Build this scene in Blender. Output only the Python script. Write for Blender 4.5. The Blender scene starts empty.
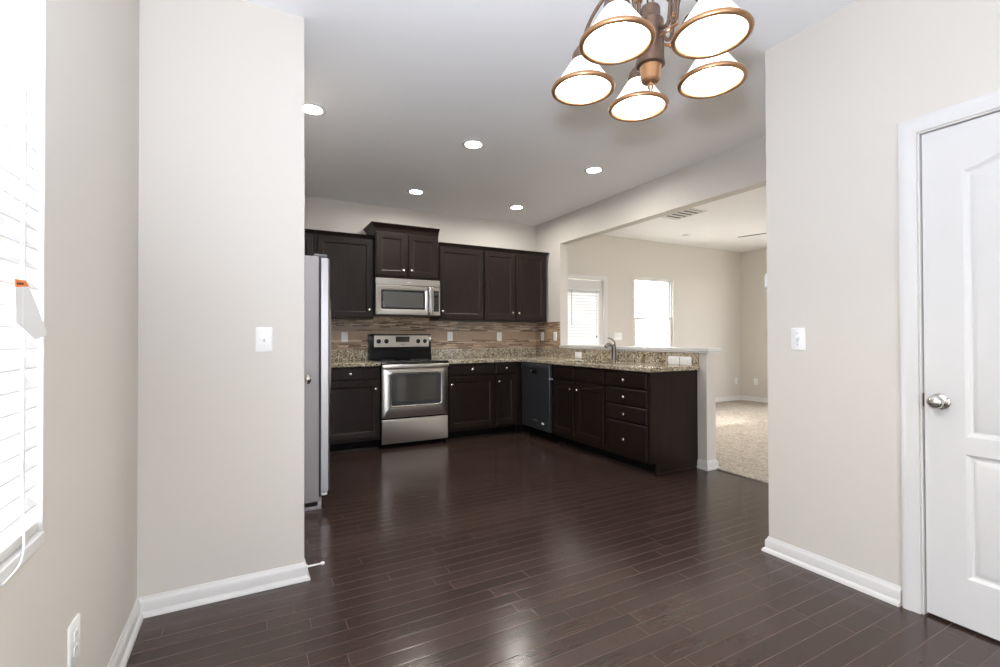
import bpy, bmesh, math, random
from mathutils import Vector, Matrix

random.seed(7)
S = bpy.context.scene
COL = S.collection

R = math.radians
# ------------------------------------------------------------------ camera
def make_camera():
    yaw, pit, rol = math.radians(28.18), math.radians(0.52), math.radians(-0.17)
    fw = Vector((math.sin(yaw)*math.cos(pit), math.cos(yaw)*math.cos(pit), math.sin(pit)))
    r0 = Vector((math.cos(yaw), -math.sin(yaw), 0)); u0 = r0.cross(fw)
    rt = math.cos(rol)*r0 + math.sin(rol)*u0; up = -math.sin(rol)*r0 + math.cos(rol)*u0
    cd = bpy.data.cameras.new('camera'); cd.sensor_width = 36; cd.sensor_fit = 'HORIZONTAL'; cd.lens = 16.92
    cd.clip_start = 0.02; cd.clip_end = 300
    co = bpy.data.objects.new('camera', cd); COL.objects.link(co)
    m = Matrix((rt, up, -fw)).transposed().to_4x4(); m.translation = Vector((0, 0, 1.171))
    co.matrix_world = m
    S.camera = co
make_camera()

# ------------------------------------------------------------------ world, lights, exposure
vs = S.view_settings
vs.view_transform = 'Standard'; vs.look = 'None'; vs.gamma = 1; vs.use_curve_mapping = False
vs.exposure = 0.12
S.cycles.use_denoising = True
S.cycles.max_bounces = 10; S.cycles.diffuse_bounces = 6; S.cycles.glossy_bounces = 5
S.cycles.sample_clamp_indirect = 6.0; S.cycles.caustics_reflective = False; S.cycles.caustics_refractive = False

W = bpy.data.worlds.new('overcast_sky'); S.world = W; W.use_nodes = True
wb = W.node_tree.nodes['Background']; wb.inputs[0].default_value = (0.94, 0.97, 1.01, 1)
# the sky is brighter on the sunny side of the house (+Y)
_n = W.node_tree.nodes; _l = W.node_tree.links
_tc = _n.new('ShaderNodeTexCoord'); _sp = _n.new('ShaderNodeSeparateXYZ'); _l.new(_tc.outputs['Generated'], _sp.inputs[0])
_mx = _n.new('ShaderNodeMath'); _mx.operation = 'MAXIMUM'; _l.new(_sp.outputs[1], _mx.inputs[0]); _mx.inputs[1].default_value = 0.0
_ma = _n.new('ShaderNodeMath'); _ma.operation = 'MULTIPLY_ADD'; _l.new(_mx.outputs[0], _ma.inputs[0]); _ma.inputs[1].default_value = 32.0; _ma.inputs[2].default_value = 10.5
_l.new(_ma.outputs[0], wb.inputs[1])
_dt = _n.new('ShaderNodeVectorMath'); _dt.operation = 'DOT_PRODUCT'; _l.new(_tc.outputs['Generated'], _dt.inputs[0]); _dt.inputs[1].default_value = (0.75, 0.66, 0.0)
_mr = _n.new('ShaderNodeMapRange'); _l.new(_dt.outputs['Value'], _mr.inputs[0]); _mr.inputs[1].default_value = -0.6; _mr.inputs[2].default_value = 0.6
_cr = _n.new('ShaderNodeMix'); _cr.data_type = 'RGBA'; _l.new(_mr.outputs[0], _cr.inputs[0])
_cr.inputs[6].default_value = (0.91, 0.97, 1.06, 1); _cr.inputs[7].default_value = (1.0, 0.97, 0.90, 1); _l.new(_cr.outputs[2], wb.inputs[0])

def lamp(name, kind, loc, energy, color=(1, 1, 1), rot=(0, 0, 0), **kw):
    l = bpy.data.lights.new(name, kind); l.energy = energy; l.color = color
    for k, v in kw.items(): setattr(l, k, v)
    o = bpy.data.objects.new(name, l); COL.objects.link(o); o.location = loc; o.rotation_euler = rot
    return o
# the photographer's flash, on the hot shoe just above the lens
# (its head is turned up toward the ceiling, so most of its light bounces)
fl = lamp('camera_flash', 'SPOT', (-0.02, 0.0, 1.325), 226, (0.89, 0.97, 1.13), shadow_soft_size=0.045, spot_size=R(165), spot_blend=1.0)
fl.rotation_euler = Vector((0.29, 0.37, 0.88)).to_track_quat('-Z', 'Y').to_euler()
sun = lamp('sun', 'SUN', (6, 12, 9), 3.5, (1.0, 0.94, 0.85), angle=R(0.6))
sun.rotation_euler = Vector((-0.02, -0.62, -0.80)).to_track_quat('-Z', 'Y').to_euler()
def portal(name, loc, rot, sx, sy):
    o = lamp(name, 'AREA', loc, 1, rot=rot, shape='RECTANGLE', size=sx, size_y=sy)
    o.data.cycles.is_portal = True
portal('daylight_portal', (0.22, -2.12, 1.1), (R(90), 0, 0), 1.16, 2.2)
portal('daylight_portal', (-0.6, 0.88, 1.45), (0, R(-90), 0), 1.44, 1.13)
portal('daylight_portal', (4.38, 5.76, 1.1), (R(-90), 0, 0), 0.7, 1.8)
portal('daylight_portal', (5.865, 5.76, 1.5), (R(-90), 0, 0), 0.9, 1.3)
portal('daylight_portal', (4.75, -2.12, 1.15), (R(90), 0, 0), 1.6, 2.1)
portal('daylight_portal', (8.26, 3.85, 1.4), (0, R(90), 0), 1.8, 1.1)

# ------------------------------------------------------------------ materials
def mat(name, col=(0.8, 0.8, 0.8), rough=0.5, metal=0.0, spec=0.5, emit=None, es=0.0, coat=0.0):
    m = bpy.data.materials.new(name); m.use_nodes = True
    b = m.node_tree.nodes['Principled BSDF']
    b.inputs['Base Color'].default_value = (*col, 1); b.inputs['Roughness'].default_value = rough
    b.inputs['Metallic'].default_value = metal; b.inputs['Specular IOR Level'].default_value = spec
    b.inputs['Coat Weight'].default_value = coat
    if emit: b.inputs['Emission Color'].default_value = (*emit, 1); b.inputs['Emission Strength'].default_value = es
    return m
class NT:
    """short-hand for wiring nodes"""
    def __init__(s, m): s.t = m.node_tree; s.b = s.t.nodes['Principled BSDF']
    def n(s, typ, **kw):
        x = s.t.nodes.new(typ)
        for k, v in kw.items(): setattr(x, k, v)
        return x
    def l(s, a, b): s.t.links.new(a, b)
    def math(s, op, a, b=None, c=None):
        x = s.n('ShaderNodeMath', operation=op)
        for i, v in enumerate((a, b, c)):
            if v is None: continue
            if isinstance(v, (int, float)): x.inputs[i].default_value = v
            else: s.l(v, x.inputs[i])
        return x.outputs[0]
    def xyz(s):
        g = s.n('ShaderNodeNewGeometry'); p = s.n('ShaderNodeSeparateXYZ'); s.l(g.outputs['Position'], p.inputs[0])
        return g.outputs['Position'], p.outputs[0], p.outputs[1], p.outputs[2]
    def comb(s, x, y, z):
        c = s.n('ShaderNodeCombineXYZ')
        for i, v in enumerate((x, y, z)):
            if isinstance(v, (int, float)): c.inputs[i].default_value = v
            else: s.l(v, c.inputs[i])
        return c.outputs[0]
    def noise(s, vec, scale, detail=3, rough=0.5):
        x = s.n('ShaderNodeTexNoise'); x.inputs['Scale'].default_value = scale; x.inputs['Detail'].default_value = detail
        x.inputs['Roughness'].default_value = rough
        if vec is not None: s.l(vec, x.inputs['Vector'])
        return x.outputs['Fac']
    def ramp(s, fac, stops, interp='LINEAR'):
        x = s.n('ShaderNodeValToRGB'); e = x.color_ramp; e.interpolation = interp
        while len(e.elements) < len(stops): e.elements.new(0.5)
        for el, (p, c) in zip(e.elements, stops): el.position = p; el.color = (*c, 1)
        s.l(fac, x.inputs[0]); return x.outputs[0]
    def mix(s, f, a, b, mode='MIX'):
        x = s.n('ShaderNodeMix', data_type='RGBA', blend_type=mode)
        for i, v in ((0, f), (6, a), (7, b)):
            if isinstance(v, (int, float)): x.inputs[i].default_value = v
            elif isinstance(v, tuple): x.inputs[i].default_value = (*v, 1)
            else: s.l(v, x.inputs[i])
        return x.outputs[2]
    def bump(s, h, strength, dist):
        x = s.n('ShaderNodeBump'); x.inputs['Strength'].default_value = strength; x.inputs['Distance'].default_value = dist
        s.l(h, x.inputs['Height']); s.l(x.outputs[0], s.b.inputs['Normal'])
    def base(s, c): s.l(c, s.b.inputs['Base Color'])

def m_paint(name, col, bump=0.04):
    m = mat(name, col, 0.62, spec=0.3); t = NT(m); p, x, y, z = t.xyz()
    t.bump(t.noise(p, 260, 2), bump, 0.002); return m
WALL = m_paint('greige_wall_paint', (0.655, 0.618, 0.566))
CEIL = m_paint('white_ceiling_paint', (0.90, 0.90, 0.905))
TRIM = mat('white_trim_paint', (0.70, 0.688, 0.672), 0.32, spec=0.5)
PLASTIC = mat('white_plastic', (0.88, 0.88, 0.87), 0.35)
SLOT = mat('socket_slot_dark', (0.05, 0.05, 0.05), 0.5)

def m_floor():
    m = mat('espresso_plank_floor', (0.04, 0.03, 0.02), 0.24, spec=0.5); t = NT(m); p, x, y, z = t.xyz()
    PW, PL = 0.0757, 0.62
    v = t.math('DIVIDE', t.math('ADD', y, 20*PW - 1.663), PW)
    row = t.math('FLOOR', v); fv = t.math('FRACT', v)
    wn = t.n('ShaderNodeTexWhiteNoise', noise_dimensions='1D'); t.l(row, wn.inputs['W'])
    wn2 = t.n('ShaderNodeTexWhiteNoise', noise_dimensions='1D'); t.l(t.math('ADD', row, 91.3), wn2.inputs['W'])
    ln = t.math('ADD', t.math('MULTIPLY', wn2.outputs['Value'], 0.5), PL)
    u = t.math('ADD', t.math('DIVIDE', t.math('ADD', x, 10.0), ln), t.math('MULTIPLY', wn.outputs['Value'], 7.0))
    pid = t.math('FLOOR', u); fu = t.math('FRACT', u)
    ev = t.math('MINIMUM', fv, t.math('SUBTRACT', 1.0, fv)); ev = t.math('MULTIPLY', ev, PW)
    eu = t.math('MULTIPLY', t.math('MINIMUM', fu, t.math('SUBTRACT', 1.0, fu)), ln)
    e = t.math('MINIMUM', ev, eu)
    seam = t.math('LESS_THAN', e, 0.0011)
    wn3 = t.n('ShaderNodeTexWhiteNoise', noise_dimensions='2D'); t.l(t.comb(row, pid, 0), wn3.inputs['Vector'])
    tone = t.ramp(wn3.outputs['Value'], [(0, (0.038, 0.0225, 0.0185)), (0.5, (0.044, 0.0265, 0.0218)), (1, (0.052, 0.032, 0.027))])
    grain = t.noise(t.comb(t.math('MULTIPLY', x, 4.0), t.math('MULTIPLY', y, 60.0), t.math('MULTIPLY', row, 3.1)), 2.2, 5, 0.62)
    g2 = t.ramp(grain, [(0.3, (0.86, 0.86, 0.86)), (0.7, (1.12, 1.11, 1.1))])
    c = t.mix(1.0, tone, g2, 'MULTIPLY')
    c = t.mix(t.math('MULTIPLY', seam, 0.75), c, (0.14, 0.10, 0.08))  # seam colour lightened: bevel glint painted in, along with fine dirt
    t.base(c)
    rr = t.math('ADD', t.math('MULTIPLY', t.noise(p, 5, 3), 0.03), 0.19); t.l(rr, t.b.inputs['Roughness'])
    h = t.math('ADD', t.math('MULTIPLY', t.math('MINIMUM', e, 0.004), 120.0), t.math('MULTIPLY', grain, 0.07))
    t.bump(h, 0.22, 0.0016); return m
FLOOR = m_floor()

def m_carpet():
    m = mat('beige_carpet', (0.5, 0.43, 0.36), 0.95, spec=0.1); t = NT(m); p, x, y, z = t.xyz()
    a = t.noise(p, 42, 5, 0.85); b = t.noise(p, 9, 3)
    c = t.ramp(a, [(0.38, (0.19, 0.162, 0.135)), (0.5, (0.45, 0.395, 0.335)), (0.62, (0.70, 0.64, 0.56))])
    t.base(t.mix(0.35, c, t.ramp(b, [(0.3, (0.40, 0.34, 0.28)), (0.7, (0.58, 0.52, 0.45))])))
    t.bump(a, 0.9, 0.02); return m
CARPET = m_carpet()

def m_wood():
    m = mat('espresso_cabinet_wood', (0.02, 0.014, 0.012), 0.30, spec=0.24); t = NT(m); p, x, y, z = t.xyz()
    gr = t.noise(t.comb(t.math('MULTIPLY', x, 55.0), t.math('MULTIPLY', y, 55.0), t.math('MULTIPLY', z, 2.5)), 1.0, 4, 0.6)
    t.base(t.ramp(gr, [(0.3, (0.0095, 0.0056, 0.0044)), (0.7, (0.020, 0.0122, 0.0095))]))
    t.l(t.math('ADD', t.math('MULTIPLY', gr, 0.1), 0.31), t.b.inputs['Roughness']); return m
WOOD = m_wood()
KICK = mat('toe_kick_black', (0.004, 0.0035, 0.0035), 0.6, spec=0.08)

def m_granite():
    m = mat('speckled_granite', (0.6, 0.5, 0.4), 0.16, spec=0.5); t = NT(m); p, x, y, z = t.xyz()
    big = t.noise(p, 16, 3, 0.6)
    c = t.ramp(big, [(0.3, (0.24, 0.18, 0.11)), (0.5, (0.44, 0.375, 0.265)), (0.7, (0.58, 0.52, 0.41))])
    mid = t.noise(p, 48, 3, 0.7)
    c = t.mix(t.ramp(mid, [(0.54, (0, 0, 0)), (0.60, (1, 1, 1))]), c, (0.21, 0.155, 0.10))
    vo = t.n('ShaderNodeTexVoronoi'); vo.inputs['Scale'].default_value = 82; t.l(p, vo.inputs['Vector'])
    sp = t.n('ShaderNodeSeparateColor'); t.l(vo.outputs['Color'], sp.inputs[0])
    dk = t.math('MULTIPLY', t.math('GREATER_THAN', sp.outputs[0], 0.77), t.math('LESS_THAN', vo.outputs['Distance'], 0.55))
    c = t.mix(dk, c, (0.035, 0.028, 0.024))
    lt = t.math('MULTIPLY', t.math('LESS_THAN', sp.outputs[0], 0.12), t.math('LESS_THAN', vo.outputs['Distance'], 0.5))
    c = t.mix(lt, c, (0.78, 0.74, 0.66)); t.base(c); return m
GRANITE = m_granite()

def m_tile():
    m = mat('mosaic_strip_tile', (0.4, 0.3, 0.2), 0.3, spec=0.5); t = NT(m); p, x, y, z = t.xyz()
    u = t.math('ADD', x, t.math('MULTIPLY', y, 1.0))
    RH = 0.0135
    v = t.math('DIVIDE', z, RH); row = t.math('FLOOR', v); fv = t.math('FRACT', v)
    wn = t.n('ShaderNodeTexWhiteNoise', noise_dimensions='1D'); t.l(row, wn.inputs['W'])
    ln = t.math('ADD', t.math('MULTIPLY', wn.outputs['Value'], 0.10), 0.09)
    uu = t.math('ADD', t.math('DIVIDE', u, ln), t.math('MULTIPLY', wn.outputs['Value'], 17.0))
    pid = t.math('FLOOR', uu)
    w3 = t.n('ShaderNodeTexWhiteNoise', noise_dimensions='2D'); t.l(t.comb(row, pid, 0), w3.inputs['Vector'])
    strip = t.ramp(w3.outputs['Value'], [(0, (0.145, 0.085, 0.052)), (0.2, (0.27, 0.18, 0.115)), (0.45, (0.43, 0.30, 0.195)), (0.7, (0.31, 0.235, 0.17)), (0.86, (0.55, 0.43, 0.30))], 'CONSTANT')
    gm = t.math('LESS_THAN', fv, 0.08)
    strip = t.mix(t.math('MULTIPLY', gm, 0.5), strip, (0.30, 0.25, 0.20))
    tu = t.math('FRACT', t.math('DIVIDE', u, 0.128))
    st = t.noise(t.comb(t.math('MULTIPLY', u, 6.0), 0.0, t.math('MULTIPLY', z, 60.0)), 1.5, 4, 0.6)
    big = t.ramp(st, [(0.3, (0.34, 0.235, 0.15)), (0.7, (0.44, 0.32, 0.215))])
    big = t.mix(t.math('LESS_THAN', tu, 0.025), big, (0.47, 0.40, 0.31))
    band = t.math('MULTIPLY', t.math('GREATER_THAN', z, 1.148), t.math('LESS_THAN', z, 1.256))
    t.base(t.mix(band, strip, big))
    t.bump(t.math('GREATER_THAN', fv, 0.08), 0.15, 0.001); return m
TILE = m_tile()

def m_steel(name='brushed_stainless', col=(0.56, 0.54, 0.51), rough=0.30, vert=False):
    m = mat(name, col, rough, 1.0); t = NT(m); p, x, y, z = t.xyz()
    if vert: vec = t.comb(t.math('MULTIPLY', x, 300.0), t.math('MULTIPLY', y, 300.0), t.math('MULTIPLY', z, 3.0))
    else: vec = t.comb(t.math('MULTIPLY', x, 3.0), t.math('MULTIPLY', y, 3.0), t.math('MULTIPLY', z, 400.0))
    g = t.noise(vec, 1.0, 3)
    t.base(t.mix(g, tuple(c*0.96 for c in col), tuple(min(1, c*1.04) for c in col))); return m
STEEL = m_steel()
STEELV = m_steel('brushed_stainless_upright', (0.46, 0.445, 0.45), 0.30, True)
FRIDGE_SIDE = mat('grey_textured_fridge_side', (0.46, 0.44, 0.455), 0.45, 0.3)
NICKEL = mat('satin_nickel', (0.66, 0.63, 0.59), 0.22, 1.0)
FAUCET = mat('brushed_nickel_faucet', (0.20, 0.18, 0.16), 0.30, 1.0)
BLACK = mat('black_enamel', (0.006, 0.006, 0.007), 0.14, spec=0.25)
BGLASS = mat('black_glass', (0.012, 0.012, 0.013), 0.06, spec=0.6)
OVENGLASS = mat('oven_window_glass', (0.035, 0.032, 0.030), 0.05, spec=0.8, coat=0.5)
MWGLASS = mat('microwave_window_glass', (0.09, 0.09, 0.088), 0.12, spec=0.7)
DWFACE = m_steel('black_stainless', (0.105, 0.108, 0.120), 0.33, True)
DWFACE.node_tree.nodes['Principled BSDF'].inputs['Metallic'].default_value = 0.75
GRAYPL = mat('grey_plastic', (0.22, 0.22, 0.23), 0.45)
BRONZE = mat('bronze_metal', (0.135, 0.085, 0.060), 0.38, 0.8)
COPPER = mat('antique_copper_trim', (0.34, 0.185, 0.095), 0.34, 0.85)
SHADEGL = mat('frosted_white_shade_glass', (0.92, 0.90, 0.86), 0.4, emit=(1.0, 0.93, 0.82), es=1.3)
BULB = mat('lit_bulb', (1, 1, 1), 0.5, emit=(1.0, 0.93, 0.83), es=220)
LENS = mat('lit_downlight_lens', (1, 1, 1), 0.5, emit=(1.0, 0.96, 0.90), es=310)
ORANGE = mat('orange_print', (0.85, 0.20, 0.03), 0.6)
PAPER = mat('white_paper_tag', (0.80, 0.80, 0.80), 0.7)
INK = mat('black_ink', (0.03, 0.03, 0.03), 0.7)
CORD = mat('white_cord', (0.85, 0.85, 0.85), 0.7)
FANWOOD = mat('brown_fan_blade', (0.10, 0.07, 0.05), 0.5)
GROUND = mat('pale_concrete_ground', (0.34, 0.335, 0.32), 0.9)
SIDING = mat('pale_siding', (0.72, 0.72, 0.72), 0.8)

def m_slat(nm, k):
    m = mat(nm, (0.74, 0.74, 0.745), 0.45); t = NT(m)
    tr = t.n('ShaderNodeBsdfTranslucent'); tr.inputs[0].default_value = (0.85, 0.85, 0.85, 1)
    mx = t.n('ShaderNodeMixShader'); mx.inputs[0].default_value = k
    out = t.t.nodes['Material Output']
    t.l(t.b.outputs[0], mx.inputs[1]); t.l(tr.outputs[0], mx.inputs[2]); t.l(mx.outputs[0], out.inputs[0]); return m
SLAT = m_slat('white_blind_slat', 0.03); SLATD = m_slat('white_door_blind_slat', 0.013)
def m_glass():
    m = mat('window_glass', (1, 1, 1), 0.0); t = NT(m)
    tr = t.n('ShaderNodeBsdfTransparent'); gl = t.n('ShaderNodeBsdfGlossy'); gl.inputs['Roughness'].default_value = 0.02
    lw = t.n('ShaderNodeLayerWeight'); lw.inputs[0].default_value = 0.5
    fr = t.n('ShaderNodeMath', operation='MULTIPLY_ADD'); t.l(t.math('POWER', lw.outputs['Facing'], 5.0), fr.inputs[0])
    fr.inputs[1].default_value = 0.9; fr.inputs[2].default_value = 0.05
    mx = t.n('ShaderNodeMixShader'); out = t.t.nodes['Material Output']
    t.l(fr.outputs[0], mx.inputs[0]); t.l(tr.outputs[0], mx.inputs[1]); t.l(gl.outputs[0], mx.inputs[2]); t.l(mx.outputs[0], out.inputs[0])
    return m
GLASS = m_glass()

# ------------------------------------------------------------------ mesh helpers
def BM(): return bmesh.new()
I4 = Matrix.Identity(4)
def T_back(x0, yf):      # local (u right, n out of the front, z) for a front facing -Y
    return Matrix(((1, 0, 0, x0), (0, -1, 0, yf), (0, 0, 1, 0), (0, 0, 0, 1)))
def T_pen(xf, y0):       # front facing -X, u runs toward -Y
    return Matrix(((0, -1, 0, xf), (-1, 0, 0, y0), (0, 0, 1, 0), (0, 0, 0, 1)))
def T_plusx(xf, y0):     # front facing +X, u runs toward +Y
    return Matrix(((0, 1, 0, xf), (1, 0, 0, y0), (0, 0, 1, 0), (0, 0, 0, 1)))
def T_plusy(x0, yf):     # front facing +Y, u runs toward -X
    return Matrix(((-1, 0, 0, x0), (0, 1, 0, yf), (0, 0, 1, 0), (0, 0, 0, 1)))
def T_down(x, y, z):     # for things on a ceiling: n points down
    return Matrix(((1, 0, 0, x), (0, 0, 1, y), (0, -1, 0, z), (0, 0, 0, 1)))
def merge(bm, src, M=I4):
    mp = {}
    for v in src.verts: mp[v] = bm.verts.new(M @ v.co)
    for f in src.faces:
        try: bm.faces.new([mp[v] for v in f.verts])
        except ValueError: pass
    src.free()
def box(bm, a, b, M=I4, bev=0.0, seg=2):
    t = BM()
    x0, y0, z0 = a; x1, y1, z1 = b
    v = [t.verts.new(c) for c in ((x0,y0,z0),(x1,y0,z0),(x1,y1,z0),(x0,y1,z0),(x0,y0,z1),(x1,y0,z1),(x1,y1,z1),(x0,y1,z1))]
    for q in ((0,3,2,1),(4,5,6,7),(0,1,5,4),(1,2,6,5),(2,3,7,6),(3,0,4,7)): t.faces.new([v[i] for i in q])
    if bev > 0: bmesh.ops.bevel(t, geom=t.edges[:], offset=bev, segments=seg, profile=0.5, affect='EDGES')
    merge(bm, t, M)
def loops(bm, rings, M=I4, cap0=True, cap1=True, close=True):
    rows = [[bm.verts.new(M @ Vector(p)) for p in r] for r in rings]
    n = len(rows[0])
    for a, b in zip(rows, rows[1:]):
        for i in range(n if close else n-1):
            j = (i+1) % n
            bm.faces.new((a[i], a[j], b[j], b[i]))
    if cap0: bm.faces.new(list(reversed(rows[0])))
    if cap1: bm.faces.new(rows[-1])
def rect(u0, u1, z0, z1, ins, n):
    return [(u0+ins, n, z0+ins), (u1-ins, n, z0+ins), (u1-ins, n, z1-ins), (u0+ins, n, z1-ins)]
def rrect(u0, u1, z0, z1, n, r, k=5):
    out = []
    for cx, cz, a0 in ((u1-r, z0+r, -90), (u1-r, z1-r, 0), (u0+r, z1-r, 90), (u0+r, z0+r, 180)):
        for i in range(k+1):
            a = R(a0 + 90*i/k); out.append((cx + r*math.cos(a), n, cz + r*math.sin(a)))
    return out
def panel_front(bm, u0, u1, z0, z1, M, t=0.019, stile=0.055, drop=0.009):
    rs = [rect(u0, u1, z0, z1, 0, 0), rect(u0, u1, z0, z1, 0, t-0.003), rect(u0, u1, z0, z1, 0.003, t),
          rect(u0, u1, z0, z1, stile, t), rect(u0, u1, z0, z1, stile+0.005, t-0.002), rect(u0, u1, z0, z1, stile+0.013, t-drop), ]
    loops(bm, rs, M)
def slab_front(bm, u0, u1, z0, z1, M, t=0.019, e=0.008):
    loops(bm, [rect(u0, u1, z0, z1, 0, 0), rect(u0, u1, z0, z1, 0, t-0.006), rect(u0, u1, z0, z1, e*0.5, t-0.003), rect(u0, u1, z0, z1, e, t)], M)
def lathe(bm, prof, M=I4, seg=20, close_ends=True):
    rings = [[(r*math.cos(2*math.pi*i/seg), h, r*math.sin(2*math.pi*i/seg)) for i in range(seg)] for r, h in prof]
    loops(bm, rings, M, close_ends, close_ends)
def axisM(o, d):   # maps local +y (lathe axis) to direction d at o
    d = Vector(d).normalized(); q = Vector((0, 1, 0)).rotation_difference(d)
    m = q.to_matrix().to_4x4(); m.translation = Vector(o); return m
def tube(bm, pts, r, seg=8, cap=True):
    pts = [Vector(p) for p in pts]; rr = r if isinstance(r, (list, tuple)) else [r]*len(pts)
    rings = []; side = None
    for i, p in enumerate(pts):
        d = (pts[min(i+1, len(pts)-1)] - pts[max(i-1, 0)]).normalized()
        if side is None:
            side = d.orthogonal().normalized()
        side = (side - d*side.dot(d)).normalized(); b = d.cross(side)
        rings.append([p + rr[i]*(math.cos(2*math.pi*k/seg)*side + math.sin(2*math.pi*k/seg)*b) for k in range(seg)])
    loops(bm, rings, I4, cap, cap)
def spline(pts, n=6):
    P = [Vector(p) for p in pts]; P = [2*P[0]-P[1]] + P + [2*P[-1]-P[-2]]; out = []
    for i in range(1, len(P)-2):
        a, b, c, d = P[i-1:i+3]
        for k in range(n):
            t = k/n
            out.append(0.5*((2*b) + (c-a)*t + (2*a-5*b+4*c-d)*t*t + (3*b-a-3*c+d)*t**3))
    out.append(P[-2]); return out
def cells(bm, xs, ys, solid, h0, h1, F):
    """solid(i,j) cells of a grid in (a,b), extruded h0..h1; F maps (a,b,h) to a point"""
    V = {}
    def v(i, j, h):
        k = (i, j, h)
        if k not in V: V[k] = bm.verts.new(F(xs[i], ys[j], h1 if h else h0))
        return V[k]
    nx, ny = len(xs)-1, len(ys)-1
    def s(i, j): return 0 <= i < nx and 0 <= j < ny and solid(i, j)
    for i in range(nx):
        for j in range(ny):
            if not s(i, j): continue
            bm.faces.new((v(i,j,1), v(i+1,j,1), v(i+1,j+1,1), v(i,j+1,1)))
            bm.faces.new((v(i,j,0), v(i,j+1,0), v(i+1,j+1,0), v(i+1,j,0)))
            if not s(i-1, j): bm.faces.new((v(i,j,0), v(i,j,1), v(i,j+1,1), v(i,j+1,0)))
            if not s(i+1, j): bm.faces.new((v(i+1,j,0), v(i+1,j+1,0), v(i+1,j+1,1), v(i+1,j,1)))
            if not s(i, j-1): bm.faces.new((v(i,j,0), v(i+1,j,0), v(i+1,j,1), v(i,j,1)))
            if not s(i, j+1): bm.faces.new((v(i,j+1,0), v(i,j+1,1), v(i+1,j+1,1), v(i+1,j+1,0)))

# ------------------------------------------------------------------ object helpers
def root_loc(o):
    p = Vector((0, 0, 0))
    while o is not None: p += o.location; o = o.parent
    return p
def obj(name, bm, m, parent=None, smooth=True, ang=32):
    bmesh.ops.recalc_face_normals(bm, faces=bm.faces[:])
    if parent is not None:
        off = root_loc(parent)
        for v in bm.verts: v.co -= off
    me = bpy.data.meshes.new(name); bm.to_mesh(me); bm.free()
    me.materials.append(m)
    if smooth:
        me.polygons.foreach_set('use_smooth', [True]*len(me.polygons)); me.set_sharp_from_angle(angle=R(ang))
    o = bpy.data.objects.new(name, me); COL.objects.link(o)
    if parent is not None: o.parent = parent
    return o
def tag(o, label, cat, group=None, kind=None):
    o['label'] = label; o['category'] = cat
    if group: o['group'] = group
    if kind: o['kind'] = kind
    return o
def thing(name, loc, label, cat, group=None):
    o = bpy.data.objects.new(name, None); COL.objects.link(o); o.location = loc; o.empty_display_size = 0.05
    return tag(o, label, cat, group)
def struct(name, bm, m, parent=None, label=None, cat=None, smooth=False):
    o = obj(name, bm, m, parent, smooth)
    if parent is None:
        o['kind'] = 'structure'
        if label: o['label'] = label
        if cat: o['category'] = cat
    return o
def smart_box(a, b, bev=0.0):
    bm = BM(); box(bm, a, b, I4, bev); return bm

# ------------------------------------------------------------------ room dimensions
ZC = 2.745; YB = 5.59; XR = 3.567; XW = 3.685; XL = -0.411; XD = 2.51; YE = 1.58
XPF = 0.241; YP = 2.477; YREAR = -2.0; XLIV = 8.07

def wall_x(name, x0, x1, y0, y1, z0, z1, holes, m=WALL, label=None):     # thin in X
    ys = sorted({y0, y1, *[h for q in holes for h in q[:2]]}); zs = sorted({z0, z1, *[h for q in holes for h in q[2:]]})
    def solid(i, j):
        cy, cz = (ys[i]+ys[i+1])/2, (zs[j]+zs[j+1])/2
        return not any(q[0] < cy < q[1] and q[2] < cz < q[3] for q in holes)
    bm = BM(); cells(bm, ys, zs, solid, x0, x1, lambda a, b, h: (h, a, b)); return struct(name, bm, m, label=label, cat='wall')
def wall_y(name, y0, y1, x0, x1, z0, z1, holes, m=WALL, label=None):     # thin in Y
    xs = sorted({x0, x1, *[h for q in holes for h in q[:2]]}); zs = sorted({z0, z1, *[h for q in holes for h in q[2:]]})
    def solid(i, j):
        cx, cz = (xs[i]+xs[i+1])/2, (zs[j]+zs[j+1])/2
        return not any(q[0] < cx < q[1] and q[2] < cz < q[3] for q in holes)
    bm = BM(); cells(bm, xs, zs, solid, y0, y1, lambda a, b, h: (a, h, b)); return struct(name, bm, m, label=label, cat='wall')

# floor, carpet, ceiling
struct('floor', smart_box((XL-0.15, YREAR-0.15, -0.12), (3.66, YB+0.15, 0.0)), FLOOR, label='dark espresso plank floor of the dining area and kitchen', cat='floor')
struct('floor_carpet', smart_box((3.66, YREAR-0.15, -0.12), (XLIV+0.15, YB+0.15, 0.010)), CARPET, label='beige carpet of the living room beyond the half wall', cat='carpet')
struct('ceiling', smart_box((XL-0.15, YREAR-0.15, ZC), (XLIV+0.15, YB+0.15, ZC+0.12)), CEIL, label='white ceiling over kitchen, dining area and living room', cat='ceiling')
struct('ground', smart_box((-30, -30, -0.5), (40, 40, -0.3)), GROUND, label='pale ground outside the windows', cat='ground')

# walls
LW = (0.30, 1.43, 0.735, 2.17)       # window in the left wall: y0,y1,z0,z1
wall_x('wall_left', XL-0.13, XL, YREAR, YB, 0, ZC, [LW], label='greige wall holding the blinded window beside the camera')
PD = (3.95, 4.795, 0.0, 2.045)       # patio door opening
LV = (5.43, 6.30, 0.86, 2.145)       # living room window opening
wall_y('wall_back', YB, YB+0.13, XL-0.13, XLIV+0.13, 0, ZC, [(PD[0], PD[1], 0.0, PD[3]), LV], label='greige far wall behind the kitchen cabinets and living room')
wall_y('wall_pantry', YP, YP+0.11, XL, XPF, 0, ZC, [], label='greige pantry wall with a single light switch')
wall_x('wall_pantry_side', XPF-0.11, XPF, YP+0.11, 3.40, 0, ZC, [(2.63, 3.29, 0, 2.03)], label='pantry wall end beside the refrigerator')
wall_y('wall_pantry_rear', 3.29, 3.40, XL, XPF-0.11, 0, ZC, [])
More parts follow.
